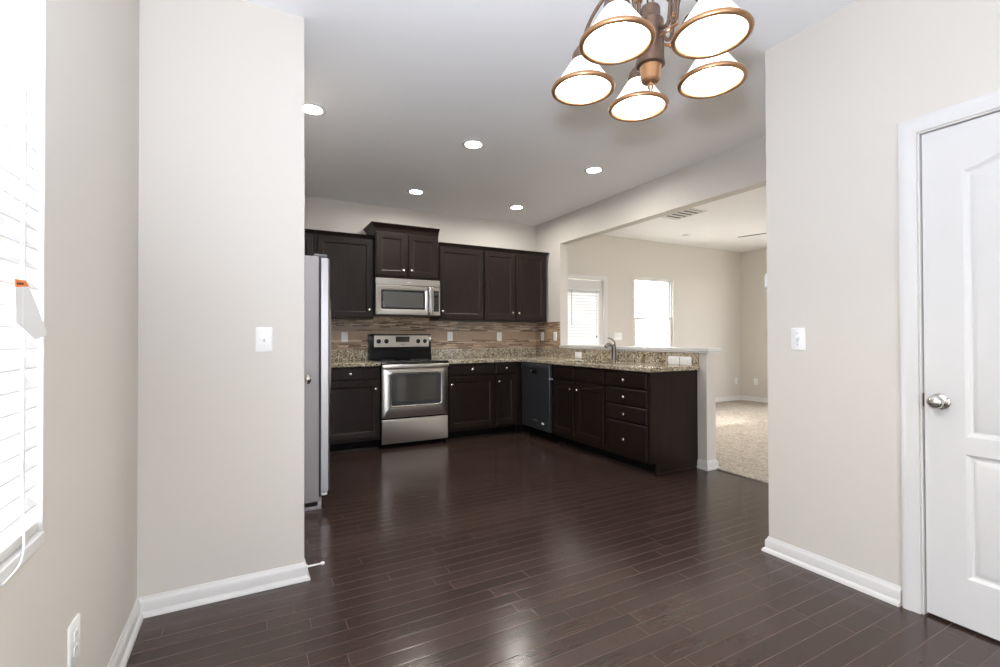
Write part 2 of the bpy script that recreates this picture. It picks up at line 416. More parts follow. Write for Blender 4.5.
RD = (0.155, 0.915, 0.0, 2.035)      # closet door opening: y0,y1
wall_x('wall_right', XD, XD+0.11, YREAR, YE, 0, ZC, [RD], label='greige wall with white panel door and light switch')
wall_y('wall_closet', YE-0.11, YE, XD+0.11, XW, 0, ZC, [])
wall_x('wall_closet_side', XW-0.11, XW, YREAR, YE-0.11, 0, ZC, [])
wall_x('wall_kitchen_right', XR, XW, YE, YB, 2.392, ZC, [], label='greige header wall over the wide opening to the living room')
wall_x('wall_kitchen_jamb', XR, XW, 5.0, YB, 0, 2.392, [], label='greige wall stub between the tile corner and the opening')
wall_x('wall_half', XR, XW, 2.80, 5.0, 0, 1.028, [], label='greige half wall behind the peninsula')
wall_x('wall_living_right', XLIV, XLIV+0.13, YREAR, YB, 0, ZC, [(3.3, 4.4, 0.5, 2.3)], label='greige far side wall of the living room')
wall_y('wall_rear', YREAR-0.13, YREAR, XL-0.13, XLIV+0.13, 0, ZC, [(-0.36, 0.80, 0.0, 2.2), (3.95, 5.55, 0.1, 2.2)])

# ledge cap on the half wall
bm = BM()
loops(bm, [rrect(XR-0.022, XW+0.020, 2.775-0.012, 5.0, 1.030, 0.012, 3), rrect(XR-0.022, XW+0.020, 2.763, 5.0, 1.040, 0.012, 3),
           rrect(XR-0.030, XW+0.028, 2.755, 5.0, 1.046, 0.020, 3), rrect(XR-0.030, XW+0.028, 2.755, 5.0, 1.070, 0.020, 3),
           rrect(XR-0.025, XW+0.023, 2.760, 4.995, 1.076, 0.016, 3)],
      Matrix(((1,0,0,0),(0,0,1,0),(0,1,0,0),(0,0,0,1))))
struct('trim_1', bm, TRIM, label='white painted ledge cap along the top of the half wall', cat='ledge', smooth=True)

# mouldings swept in plan
BASEP = [(0, 0), (0.027, 0), (0.026, 0.010), (0.020, 0.018), (0.014, 0.022), (0.014, 0.058), (0.011, 0.066), (0.006, 0.072), (0.004, 0.081), (0, 0.081)]
def sweep(name, path, prof, m, label, sgn=1, cat='baseboard', z=0.0):
    P = [Vector((x, y)) for x, y in path]; bm = BM(); rings = []
    for i, p in enumerate(P):
        ds = []
        if i > 0: ds.append((P[i]-P[i-1]).normalized())
        if i < len(P)-1: ds.append((P[i+1]-P[i]).normalized())
        ns = [Vector((-d.y, d.x))*sgn for d in ds]
        mt = ns[0] if len(ns) == 1 else (ns[0]+ns[1])/(1+ns[0].dot(ns[1]))
        rings.append([(p.x+mt.x*n, p.y+mt.y*n, z+h) for n, h in prof])
    loops(bm, rings); return struct(name, bm, m, label=label, cat=cat, smooth=True)
sweep('baseboard_left', [(XL, YREAR), (XL, YP), (XPF, YP), (XPF, 2.56)], BASEP, TRIM, 'white baseboard along the window wall and pantry wall', -1)
sweep('baseboard_right', [(XD, 0.988), (XD, YE), (XW-0.12, YE)], BASEP, TRIM, 'white baseboard between the panel door and the wall corner', 1)
sweep('baseboard_half_wall', [(XR, 2.892), (XR, 2.80), (XW, 2.80), (XW, YB), (3.88, YB)], BASEP, TRIM, 'white baseboard wrapping the end of the half wall', -1)
sweep('baseboard_living', [(4.866, YB), (XLIV, YB), (XLIV, YREAR)], BASEP, TRIM, 'white baseboard around the far corner of the living room', -1, z=0.01)

# ------------------------------------------------------------------ doors
def casing(M, u0, u1, z1, parent_name, w=0.066, t=0.016, m=TRIM, label=None):
    """mitred door casing around opening u0..u1, top z1, on the surface n=0"""
    bm = BM()
    prof = [(0.004, 0), (0.004, t*0.55), (0.012, t*0.7), (w*0.45, t*0.75), (w*0.62, t), (w-0.006, t), (w, t*0.8), (w, 0)]
    rings = [[(u0-o, n, 0.0) for o, n in prof], [(u0-o, n, z1+o) for o, n in prof], [(u1+o, n, z1+o) for o, n in prof], [(u1+o, n, 0.0) for o, n in prof]]
    loops(bm, rings, M)
    return struct(parent_name, bm, m, label=label, cat='door casing', smooth=True)
def arch_outline(u0, u1, z0, zs, rise, ins, n, k=14):
    u0 += ins; u1 -= ins; z0 += ins
    pts = [(u0, n, z0), (u1, n, z0)]
    for i in range(k+1):
        s = i/k; x = u1+(u0-u1)*s
        zz = zs - ins + rise*(0.5-0.5*math.cos(2*math.pi*s)) ** 0.85 if rise else zs-ins
        pts.append((x, n, zz))
    return pts
def panel_leaf(name, M, w, h, panels, parent=None, t=0.035, z0=0.012):
    """moulded door leaf; panels = (u0,u1,z0,z1,rise)"""
    bm = BM(); edges = []
    def ring(pts):
        vs_ = [bm.verts.new(M @ Vector(p)) for p in pts]
        return vs_
    def ed(v): return [bm.edges.new((v[i], v[(i+1) % len(v)])) for i in range(len(v))]
    outer = ring([(0, 0, z0), (w, 0, z0), (w, 0, h), (0, 0, h)]); back = ring([(0, -t, z0), (w, -t, z0), (w, -t, h), (0, -t, h)])
    edges += ed(outer)
    for i in range(4): bm.faces.new((outer[i], outer[(i+1) % 4], back[(i+1) % 4], back[i]))
    bm.faces.new(back)
    for (a, b, c, d, rise) in panels:
        prev = None
        for ins, n in ((0, 0), (0.004, -0.003), (0.012, -0.009), (0.020, -0.010), (0.036, -0.004), (0.042, -0.003)):
            v = ring(arch_outline(a, b, c, d, rise, ins, n))
            if prev is None: edges += ed(v)
            else:
                for i in range(len(v)): bm.faces.new((prev[i], prev[(i+1) % len(v)], v[(i+1) % len(v)], v[i]))
            prev = v
        bm.faces.new(prev)
    bmesh.ops.triangle_fill(bm, edges=edges, use_beauty=True)
    return obj(name, bm, TRIM, parent, True, 20)
def knob_on(M, u, n, z, parent, name='door_knob', scale=1.0):
    c = M @ Vector((u, n, z)); d = (M.to_3x3() @ Vector((0, 1, 0)))
    k = scale; bm = BM()
    lathe(bm, [(0.033*k, 0), (0.033*k, 0.004*k), (0.028*k, 0.009*k), (0.013*k, 0.012*k), (0.011*k, 0.024*k), (0.016*k, 0.031*k), (0.025*k, 0.038*k), (0.0285*k, 0.048*k), (0.026*k, 0.058*k), (0.018*k, 0.065*k), (0.006*k, 0.068*k)], axisM(c, d), 28)
    return obj(name, bm, NICKEL, parent, True, 40)

# closet door in the right wall (front faces -X, u runs toward -Y)
Md = T_pen(XD+0.012, RD[1]-0.008); Mw = T_pen(XD, 0)
casing(T_pen(XD, 0), -RD[1], -RD[0], RD[3], 'trim_2', label='white moulded casing around the panel door')
bm = BM()
for a, b, z0, z1 in ((RD[0], RD[0]+0.004, 0, RD[3]), (RD[1]-0.004, RD[1], 0, RD[3]), (RD[0], RD[1], RD[3]-0.004, RD[3])):
    box(bm, (XD-0.002, a, z0), (XD+0.11, b, z1))
struct('trim_3', bm, TRIM, label='white jamb lining inside the panel door opening', cat='door jamb')
d1 = thing('door_1', (XD+0.012, RD[1]-0.008, 0), 'white two-panel arched interior door with satin nickel knob', 'door'); d1['kind'] = 'structure'
panel_leaf('door_leaf', Md, 0.742, 2.027, [(0.128, 0.614, 0.770, 1.838, 0.075), (0.128, 0.614, 0.205, 0.700, 0)], d1)
k1 = knob_on(Md, 0.052, 0, 0.903, d1)
bm = BM(); box(bm, (-0.006, -0.028, 0.875), (-0.002, 0.006, 0.932), Md, 0.001); obj('latch_plate', bm, mat('dark_latch_bronze', (0.16, 0.10, 0.09), 0.4, 0.7), d1)

# pantry door on the hidden face beside the fridge (front faces +X)
d2 = thing('door_2', (XPF-0.012, 2.64, 0), 'white pantry door seen edge-on past the wall end, its knob beside the refrigerator', 'door'); d2['kind'] = 'structure'
Mp = T_plusx(XPF-0.012, 2.638)
panel_leaf('door_leaf', Mp, 0.644, 2.02, [(0.11, 0.534, 0.770, 1.82, 0.06), (0.11, 0.534, 0.205, 0.700, 0)], d2)
knob_on(Mp, 0.055, 0, 0.955, d2)
casing(T_plusx(XPF, 0), 2.63, 3.29, 2.03, 'trim_4', w=0.055, t=0.012, label='white casing around the pantry door')

# patio door (front faces -Y) with blinds
def slats(bm, u0, u1, z0, z1, pitch, depth, tilt, n0, M, th=0.0025, crown=0.004):
    z = z1
    while z > z0:
        pr = []
        for s in (-0.5, -0.17, 0.17, 0.5):
            c = crown*(1-4*s*s); n = s*depth*math.cos(tilt) + c*math.sin(tilt); h = -s*depth*math.sin(tilt) + c*math.cos(tilt)
            pr.append((n, h))
        up = [(n0+n, z+h) for n, h in pr]; dn = [(n, h-th) for n, h in reversed(up)]
        ring = up+dn
        loops(bm, [[(u0, n, h) for n, h in ring], [(u1, n, h) for n, h in ring]], M)
        z -= pitch
Mb = T_back(0, YB)
casing(Mb, PD[0], PD[1], PD[3], 'trim_5', w=0.064, t=0.018, label='white casing around the patio door')
d3 = thing('door_3', (PD[0], YB, 0), 'white glazed patio door with closed white blinds seen through the opening', 'door'); d3['kind'] = 'structure'
Mpd = T_back(PD[0]+0.005, YB+0.02)
xs = [0, 0.125, 0.73, 0.835]; zs = [0.012, 0.25, 1.895, 2.037]
bm = BM(); cells(bm, xs, zs, lambda i, j: not (i == 1 and j == 1), -0.045, 0, lambda a, b, h: Mpd @ Vector((a, h, b)))
obj('door_leaf', bm, TRIM, d3, False)
bm = BM(); cells(bm, [0.105, 0.127, 0.728, 0.75], [0.23, 0.252, 1.893, 1.915], lambda i, j: not (i == 1 and j == 1), 0, 0.012, lambda a, b, h: Mpd @ Vector((a, h, b)))
obj('lite_frame', bm, TRIM, d3, False)
bm = BM(); box(bm, (0.125, -0.026, 0.25), (0.73, -0.022, 1.895), Mpd); obj('glass_pane', bm, GLASS, d3, False)
b3 = thing('door_blind', (4.38, YB-0.03, 1.90), 'white slatted blind hung on the patio door', 'blind')
bm = BM(); box(bm, (0.115, 0.013, 1.868), (0.74, 0.060, 1.905), Mpd, 0.003); obj('head_rail', bm, TRIM, b3)
bm = BM(); slats(bm, 0.118, 0.737, 0.34, 1.848, 0.043, 0.050, R(66), 0.037, Mpd); obj('slats', bm, SLATD, b3)
bm = BM(); box(bm, (0.118, 0.020, 0.30), (0.737, 0.054, 0.318), Mpd, 0.003); obj('bottom_rail', bm, TRIM, b3)
bm = BM(); tube(bm, [Mpd @ Vector((0.205, 0.066, 1.87)), Mpd @ Vector((0.205, 0.068, 1.36))], 0.004, 8); obj('tilt_wand', bm, GRAYPL, b3)
bm = BM()
for u in (0.20, 0.43, 0.655): tube(bm, [Mpd @ Vector((u, 0.0625, 1.87)), Mpd @ Vector((u, 0.0625, 0.31))], 0.0012, 5)
obj('ladder_cord', bm, CORD, b3)
bm = BM(); tube(bm, [Mpd @ Vector((0.66, 0.066, 1.87)), Mpd @ Vector((0.665, 0.067, 1.20))], 0.0016, 5)
lathe(bm, [(0.003, 0), (0.009, 0.008), (0.011, 0.03), (0.004, 0.04)], axisM(Mpd @ Vector((0.665, 0.067, 1.165)), (0, 0, 1)), 10); obj('pull_cord', bm, GRAYPL, b3)

# windows
def window_unit(name, M, w, z0, z1, rail, label, depth=0.09):
    """double-hung sash set deep in the wall; u runs 0..w, n<0 is outward"""
    t = thing(name, M @ Vector((w/2, -depth, z0)), label, 'window'); t['kind'] = 'structure'
    f = 0.028
    bm = BM(); cells(bm, [0, f, w-f, w], [z0, z0+f, z1-f, z1], lambda i, j: not (i == 1 and j == 1), -depth-0.03, -depth+0.02, lambda a, b, h: M @ Vector((a, h, b)))
    obj('window_frame', bm, TRIM, t, False)
    for a, b, n in ((z0+f, rail+0.02, -depth+0.008), (rail-0.02, z1-f, -depth-0.012)):
        s = 0.026
        bm = BM(); cells(bm, [f, f+s, w-f-s, w-f], [a, a+s, b-s, b], lambda i, j: not (i == 1 and j == 1), n-0.012, n+0.008, lambda p, q, h: M @ Vector((p, h, q)))
        so = obj('sash', bm, TRIM, t, False)
        bm = BM(); box(bm, (f+s, n-0.004, a+s), (w-f-s, n, b-s), M); obj('glass_pane', bm, GLASS, so, False)
    return t
w2 = window_unit('window_2', T_back(LV[0], YB), LV[1]-LV[0], LV[2], LV[3], 1.475, 'white-framed double-hung living room window full of bright daylight', 0.045)
bm = BM(); box(bm, (LV[0]-0.02, YB-0.03, LV[2]-0.02), (LV[1]+0.02, YB+0.07, LV[2]+0.002), I4, 0.004); struct('trim_6', bm, TRIM, label='white sill under the living room window', cat='window sill')
bm = BM(); Ms = T_back(LV[0], YB)
box(bm, (0.735, -0.0368, 1.205), (0.790, -0.0358, 1.275), Ms); sk = tag(obj('window_sticker', bm, PAPER), 'small printed sticker on the living room window glass', 'sticker')
bm = BM()
for z in (1.213, 1.226, 1.243, 1.256): box(bm, (0.742, -0.0358, z), (0.783, -0.0350, z+0.008), Ms)
obj('print', bm, INK, sk, False)
M1 = T_plusx(XL, LW[0])
w1 = window_unit('window_1', M1, LW[1]-LW[0], LW[2], LW[3], 1.45, 'white dining window behind the big slatted blind', 0.10)
bm = BM(); box(bm, (XL-0.085, LW[0]-0.0, LW[2]-0.025), (XL+0.006, LW[1]+0.0, LW[2]+0.003), I4, 0.003)
struct('trim_7', bm, TRIM, label='white sill under the blinded dining window', cat='window sill')
bm = BM()   # white returns of the recess
box(bm, (XL-0.085, LW[1]-0.006, LW[2]), (XL+0.003, LW[1]+0.001, LW[3])); box(bm, (XL-0.085, LW[0], LW[3]-0.006), (XL+0.003, LW[1], LW[3]+0.001))
struct('trim_8', bm, TRIM, label='white jamb edge beside the blinded dining window', cat='window jamb')
window_unit('added_rear_window', T_plusy(0.80, YREAR), 1.16, 0.0, 2.2, 1.05, 'unseen tall window added in the rear wall to let in daylight', 0.05)  # unseen window, added to bring ambient daylight into the dining area
window_unit('added_front_window', T_plusy(5.55, YREAR), 1.6, 0.1, 2.2, 1.2, 'unseen living room front window added to light the half wall end', 0.05)  # added out of view so daylight reaches the end of the half wall
window_unit('added_side_window', T_pen(XLIV, 4.4), 1.1, 0.5, 2.3, 1.3, 'unseen living room side window added for its daylight', 0.05)  # no visible counterpart; added as warm side light for the living room

# dining window blind
b1 = thing('window_blind', (XL-0.03, 0.87, 2.14), 'wide white two-inch slatted blind filling the dining window', 'blind')
L = LW[1]-LW[0]
bm = BM(); box(bm, (0.010, -0.055, 2.105), (L-0.009, -0.001, 2.160), M1, 0.003); obj('head_rail', bm, TRIM, b1)
bm = BM(); slats(bm, 0.012, L-0.009, 0.795, 2.085, 0.0437, 0.050, R(36), -0.026, M1, 0.003); obj('slats', bm, SLAT, b1)
bm = BM(); box(bm, (0.012, -0.048, 0.742), (L-0.009, -0.004, 0.764), M1, 0.003); obj('bottom_rail', bm, TRIM, b1)
bm = BM()
for u in (0.15, 0.56, L-0.085):
    box(bm, (u-0.004, -0.0040, 0.76), (u+0.004, -0.0032, 2.11), M1)
obj('ladder_tape', bm, CORD, b1, False)
bm = BM()
tube(bm, spline([M1 @ Vector((L-0.125, 0.002, 2.11)), M1 @ Vector((L-0.125, 0.003, 1.5)), M1 @ Vector((L-0.122, 0.004, 1.0)), M1 @ Vector((L-0.115, 0.005, 0.80)), M1 @ Vector((L-0.118, 0.007, 0.752)), M1 @ Vector((L-0.15, 0.010, 0.722)), M1 @ Vector((L-0.22, 0.009, 0.715))], 8), 0.0022, 6)
obj('pull_cord', bm, CORD, b1)
# warning tag hanging on the cord
tg = thing('warning_tag', (XL, 1.33, 1.30), 'white paper cord tag with an orange band hanging on the dining blind', 'tag')
Mt = T_plusx(XL+0.004, 1.293)
def quadsheet(bm, pts, th, M):
    loops(bm, [[(u, 0, z) for u, z in pts], [(u, th, z) for u, z in pts]], M)
bm = BM(); quadsheet(bm, [(-0.022, 1.274), (0.043, 1.281), (0.094, 1.235), (0.137, 1.194), (0.143, 1.180), (0.080, 1.170), (-0.018, 1.205)], 0.0012, Mt); obj('paper', bm, PAPER, tg, False)
bm = BM(); quadsheet(bm, [(-0.022, 1.290), (0.026, 1.292), (0.044, 1.2815), (-0.022, 1.2742)], 0.0014, Mt); ob = obj('orange_band', bm, ORANGE, tg, False)
bm = BM()
for a, b, z in ((-0.017, -0.011, 1.2822), (-0.009, -0.002, 1.2828), (0.000, 0.006, 1.2834), (0.008, 0.015, 1.2842)): box(bm, (a, 0.0014, z-0.0022), (b, 0.0017, z+0.0022), Mt)
obj('print', bm, INK, ob, False)

# ------------------------------------------------------------------ plates
def plate(kind, M, label, w=0.072, h=0.116, gangs=1, horiz=False, group=None):
    """M places local (u,n,z) with the plate centred at u=0,z=0 on surface n=0"""
    base = M @ Vector((0, 0, 0))
    nm, ct = ('light_switch', 'light switch') if kind == 'switch' else ('wall_outlet', 'outlet')
    t = thing(nm, base, label, ct, group)
    if horiz: w, h = h, w
    bm = BM(); loops(bm, [rrect(-w/2, w/2, -h/2, h/2, 0.0003, 0.006, 3), rrect(-w/2, w/2, -h/2, h/2, 0.004, 0.006, 3), rrect(-w/2+0.004, w/2-0.004, -h/2+0.004, h/2-0.004, 0.0065, 0.005, 3)], M)
    obj('cover_plate', bm, PLASTIC, t)
    if kind == 'switch':
        for g in range(gangs):
            u = (g-(gangs-1)/2)*0.046
            bm = BM(); loops(bm, [rect(u-0.006, u+0.006, -0.013, 0.013, 0, 0.0062), rect(u-0.005, u+0.005, 0.000, 0.011, 0, 0.016), rect(u-0.004, u+0.004, 0.003, 0.010, 0, 0.017)], M)
            obj('toggle', bm, PLASTIC, t)
            for z in (-0.030, 0.030):
                bm = BM(); lathe(bm, [(0.003, 0.006), (0.003, 0.0072), (0.0015, 0.0076)], M @ Matrix.Translation((u, 0, z)), 10)
                obj('screw', bm, NICKEL, t)
    else:
        for s in (-1, 1):
            du, dz = (s*0.0195, 0) if horiz else (0, s*0.0195)
            hw, hh = (0.0135, 0.0165) if horiz else (0.0165, 0.0135)
            bm = BM(); loops(bm, [rrect(du-hw, du+hw, dz-hh, dz+hh, 0.0062, 0.008, 4), rrect(du-hw, du+hw, dz-hh, dz+hh, 0.0082, 0.008, 4)], M)
            so = obj('socket', bm, PLASTIC, t)
            bm = BM()
            for a in (-1, 1):
                if horiz: box(bm, (du-0.001, 0.0083, dz+a*0.006-0.001), (du+0.006, 0.0086, dz+a*0.006+0.001), M)
                else: box(bm, (du+a*0.006-0.001, 0.0083, dz-0.001), (du+a*0.006+0.001, 0.0086, dz+0.006), M)
            obj('slot', bm, SLOT, so, False)
    return t
def at(M, z): return M @ Matrix.Translation((0, 0, z))
plate('switch', at(T_back(0.066, YP), 1.166), 'single white toggle light switch on the pantry wall')
plate('switch', at(T_pen(XD, 1.415), 1.160), 'single white toggle light switch beside the panel door')
plate('switch', at(T_back(5.075, YB), 1.187), 'three-gang white light switch between patio door and living room window', w=0.165, h=0.118, gangs=3)
plate('outlet', at(T_plusx(XL, 1.648), 0.362), 'white outlet low on the wall under the blinded window', w=0.085, h=0.118)
GB = 'outlets on the mosaic tile'
plate('outlet', at(T_back(0.971, YB-0.010), 1.187), 'white outlet on the mosaic tile between refrigerator and range', group=GB)
plate('outlet', at(T_back(2.267, YB-0.010), 1.190), 'white outlet on the mosaic tile just beside the range', group=GB)
plate('outlet', at(T_back(2.979, YB-0.010), 1.187), 'white outlet on the mosaic tile under the double-door wall cabinet', group=GB)
plate('outlet', at(T_pen(XR-0.010, 5.403), 1.188), 'white outlet on the side-wall tile close to the tile corner', group=GB)
plate('outlet', at(T_pen(XR-0.010, 5.098), 1.188), 'white outlet on the side-wall tile close to the opening edge', group=GB)
GG = 'outlets on the granite backsplash'
plate('outlet', at(T_pen(XR-0.020, 4.60), 0.955), 'white sideways outlet on the granite behind the sink, near the opening edge', horiz=True, w=0.076, h=0.130, group=GG)
plate('outlet', at(T_pen(XR-0.020, 3.143), 0.954), 'white sideways outlet of the granite pair, the one toward the faucet', horiz=True, w=0.076, h=0.128, group=GG)
plate('outlet', at(T_pen(XR-0.020, 3.006), 0.954), 'white sideways outlet of the granite pair, the one at the half wall end', horiz=True, w=0.076, h=0.128, group=GG)
plate('outlet', at(T_back(7.93, YB), 0.365), 'white outlet low on the living room window wall in the corner')
plate('outlet', at(T_pen(XLIV, 5.30), 0.365), 'white outlet low on the far side wall of the living room')
# thermostat on the wall return
th = thing('thermostat', (2.555, YE, 1.48), 'white thermostat on the wall corner, seen edge-on', 'thermostat')
bm = BM(); loops(bm, [rrect(-0.04, 0.04, 1.435, 1.525, 0.0003, 0.02, 5), rrect(-0.04, 0.04, 1.435, 1.525, 0.014, 0.02, 5), rrect(-0.033, 0.033, 1.442, 1.518, 0.022, 0.018, 5)], T_plusy(2.556, YE)); obj('case', bm, PLASTIC, th)
# door stop
ds = thing('door_stop', (XPF+0.02, 2.50, 0.05), 'white rod door stop sticking out of the pantry baseboard end', 'door stop')
bm = BM(); M = axisM((XPF+0.0145, 2.50, 0.047), (1, 0, 0))
lathe(bm, [(0.010, 0), (0.010, 0.003), (0.005, 0.006), (0.0035, 0.062), (0.004, 0.066)], M, 12); obj('rod', bm, PLASTIC, ds)
bm = BM(); lathe(bm, [(0.004, 0.064), (0.008, 0.067), (0.009, 0.076), (0.006, 0.082), (0.002, 0.083)], M, 12); obj('rubber_tip', bm, PLASTIC, ds)

# ------------------------------------------------------------------ backsplash tile
bm = BM(); zt = 1.384
cells(bm, [XL+0.01, 1.231, 1.988, XR-0.010], [0.80, 1.0305, zt, 1.44], lambda i, j: (j == 1) or (j == 0 and i == 1) or (j == 2 and i == 1), YB-0.010, YB-0.0005, lambda a, b, h: (a, h, b))
struct('wall_tile', bm, TILE, label='brown mosaic strip tile behind the range and counter', cat='backsplash tile')
bm = BM(); box(bm, (XR-0.010, 5.0, 1.0305), (XR-0.0005, YB-0.0005, 1.378)); struct('wall_tile_side', bm, TILE, label='brown mosaic strip tile on the wall stub by the opening', cat='backsplash tile')

# ------------------------------------------------------------------ cabinets
def cab_knob(M, u, z, parent, n=0.019):
    c = M @ Vector((u, n, z)); d = M.to_3x3() @ Vector((0, 1, 0)); bm = BM()
    lathe(bm, [(0.007, 0), (0.006, 0.004), (0.005, 0.012), (0.009, 0.017), (0.0155, 0.021), (0.0155, 0.025), (0.011, 0.030), (0.004, 0.032)], axisM(c, d), 18)
    return obj('knob', bm, NICKEL, parent, True, 40)
def cab_door(M, u0, u1, z0, z1, parent, knob=None, name='door'):
    bm = BM(); panel_front(bm, u0, u1, z0, z1, M); o = obj(name, bm, WOOD, parent, True, 25)
    if knob: cab_knob(M, *knob, o)
    return o
def cab_drawer(M, u0, u1, z0, z1, parent, knob=None, name='drawer'):
    bm = BM(); slab_front(bm, u0, u1, z0, z1, M); o = obj(name, bm, WOOD, parent, True, 25)
    if knob: cab_knob(M, *knob, o)
    return o
ZK = 0.10
def base_body(M, w, depth, parent, well=False):
    bm = BM()
    if well: cells(bm, [0, 0.018, w-0.018, w], [-depth, -depth+0.018, -0.018, 0], lambda i, j: not (i == 1 and j == 1), ZK, 0.875, lambda a, b, h: M @ Vector((a, b, h))); box(bm, (0.018, -depth+0.018, ZK), (w-0.018, -0.018, ZK+0.018), M)
    else: box(bm, (0, -depth, ZK), (w, 0, 0.875), M, 0.0015, 1)
    obj('body', bm, WOOD, parent, False)
    bm = BM(); box(bm, (0.0, -depth, 0.0), (w, -0.072, ZK), M); obj('toe_kick', bm, KICK, parent, False)
    bm = BM(); loops(bm, [[(0.0, -0.072, 0), (0.0, -0.055, 0), (0.0, -0.060, 0.012), (0.0, -0.072, 0.018)], [(w, -0.072, 0), (w, -0.055, 0), (w, -0.060, 0.012), (w, -0.072, 0.018)]], M); obj('shoe_moulding', bm, WOOD, parent)
YF = YB-0.611   # face-frame plane of the back run (doors overlay to YF-0.019)
XF = 2.984      # face-frame plane of the peninsula
def kitchen_base(x0, x1, label):
    t = thing('base_cabinet', ((x0+x1)/2, YF, 0), label, 'cabinet', 'dark base cabinets'); M = T_back(x0, YF); base_body(M, x1-x0, 0.605, t); return t, M
t, M = kitchen_base(0.615, 1.2265, 'dark base cabinet with one drawer over one door, between refrigerator and range')
cab_drawer(M, 0.012, 0.592, 0.742, 0.862, t, (0.302, 0.802)); cab_door(M, 0.012, 0.592, 0.135, 0.722, t, (0.560, 0.640))
t, M = kitchen_base(0.0, 0.613, 'dark base cabinet half hidden behind the refrigerator')
cab_drawer(M, 0.012, 0.600, 0.742, 0.862, t, (0.302, 0.802)); cab_door(M, 0.012, 0.600, 0.135, 0.722, t, (0.560, 0.640))
t, M = kitchen_base(1.9925, 2.592, 'wide dark base cabinet right beside the range, drawer over door')
cab_drawer(M, 0.012, 0.588, 0.742, 0.862, t, (0.296, 0.806)); cab_door(M, 0.012, 0.588, 0.135, 0.722, t, (0.040, 0.638))
t, M = kitchen_base(2.594, 2.884, 'narrow dark base cabinet in the inner kitchen corner')
cab_drawer(M, 0.010, 0.280, 0.742, 0.862, t, (0.145, 0.806)); cab_door(M, 0.010, 0.280, 0.135, 0.722, t, (0.042, 0.648))
t = thing('corner_filler', (2.93, YF, 0), 'dark filler stile in the inner corner beside the dishwasher', 'cabinet filler')
bm = BM(); cells(bm, [2.886, 2.983, 3.02], [4.928, YF, YF+0.05], lambda i, j: not (i == 0 and j == 0), 0.10, 0.875, lambda a, b, h: (a, b, h)); obj('stile', bm, WOOD, t, False)
bm = BM(); box(bm, (2.886, YF+0.02, 0), (3.02, YF+0.05, 0.10)); obj('toe_kick', bm, KICK, t, False)

def pen_base(y1, y0, label):
    t = thing('base_cabinet', (XF, (y0+y1)/2, 0), label, 'cabinet', 'dark base cabinets'); M = T_pen(XF, y1); base_body(M, y1-y0, 0.577, t, y1 > 4); return t, M
t, M = pen_base(4.318, 3.452, 'dark sink base cabinet with two doors and two false drawer fronts')
for a, b, k in ((0.016, 0.382, 0.348), (0.424, 0.850, 0.462)):
    cab_drawer(M, a, b, 0.735, 0.858, t, name='false_front'); cab_door(M, a, b, 0.145, 0.700, t, (k, 0.630))
t, M = pen_base(3.450, 2.914, 'dark four-drawer base cabinet at the peninsula end')
for z0, z1, zk in ((0.728, 0.856, 0.790), (0.571, 0.712, 0.638), (0.426, 0.558, 0.486), (0.127, 0.411, 0.260)):
    cab_drawer(M, 0.020, 0.526, z0, z1, t, (0.270, zk))
bm = BM()      # flat end panel with toe notch
loops(bm, [[(x, y, z) for x, z in ((XF-0.001, 0.10), (XF+0.070, 0.10), (XF+0.070, 0.0), (3.5655, 0.0), (3.5655, 0.875), (XF-0.001, 0.875))] for y in (2.9135, 2.895)])
obj('end_panel', bm, WOOD, t, False)
bm = BM(); box(bm, (XF+0.060, 2.886, 0), (3.565, 2.895, 0.014), I4, 0.003); obj('end_shoe', bm, WOOD, t)

# wall cabinets
def crown(bm, u0, u1, dep, z0, z1, out, M, sides=(True, True)):
    """crown moulding around front and the chosen sides"""
    prof = [(0.0, z0), (0.006, z0+0.002), (0.010, z0+(z1-z0)*0.30), (out*0.55, z0+(z1-z0)*0.62), (out*0.92, z0+(z1-z0)*0.84), (out, z1-0.006), (out, z1), (0.0, z1)]
    rings = []
    l, r = sides
    if l: rings.append([(u0-o, -dep, z) for o, z in prof])
    rings.append([(u0-(o if l else 0), o, z) for o, z in prof])
    rings.append([(u1+(o if r else 0), o, z) for o, z in prof])
    if r: rings.append([(u1+o, -dep, z) for o, z in prof])
    loops(bm, rings, M)
def wall_cab(x0, x1, yface, z0, z1, label, cz, out, sides):
    t = thing('wall_cabinet', ((x0+x1)/2, YB, z0), label, 'cabinet', 'dark wall cabinets'); M = T_back(x0, yface); w = x1-x0; dep = YB-yface-0.001
    bm = BM(); box(bm, (0, -dep, z0), (w, 0, z1), M, 0.0015, 1); obj('body', bm, WOOD, t, False)
    bm = BM(); crown(bm, 0, w, dep, cz[0], cz[1], out, M, sides); obj('crown_moulding', bm, WOOD, t)
    return t, M
YU = YB-0.326
t, M = wall_cab(0.6155, 1.2265, YU, 1.384, 2.300, 'dark single-door wall cabinet between refrigerator and hood cabinet', (2.268, 2.308), 0.030, (False, False))
cab_door(M, 0.024, 0.594, 1.400, 2.255, t, (0.558, 1.482))
t, M = wall_cab(0.0, 0.6135, YU, 1.80, 2.300, 'dark wall cabinet above the refrigerator, mostly hidden', (2.268, 2.308), 0.030, (True, False))
cab_door(M, 0.012, 0.290, 1.815, 2.255, t); cab_door(M, 0.312, 0.596, 1.815, 2.255, t)
t, M = wall_cab(1.2315, 1.9720, YB-0.378, 1.848, 2.400, 'tall-set dark two-door cabinet above the microwave with flared crown', (2.368, 2.445), 0.050, (True, False))
cab_door(M, 0.010, 0.352, 1.866, 2.345, t, (0.310, 1.935)); cab_door(M, 0.378, 0.722, 1.866, 2.345, t, (0.405, 1.935))
t, M = wall_cab(1.9925, 2.587, YU, 1.384, 2.300, 'dark single-door wall cabinet just past the microwave', (2.268, 2.308), 0.030, (False, False))
cab_door(M, 0.012, 0.580, 1.400, 2.255, t, (0.040, 1.488))
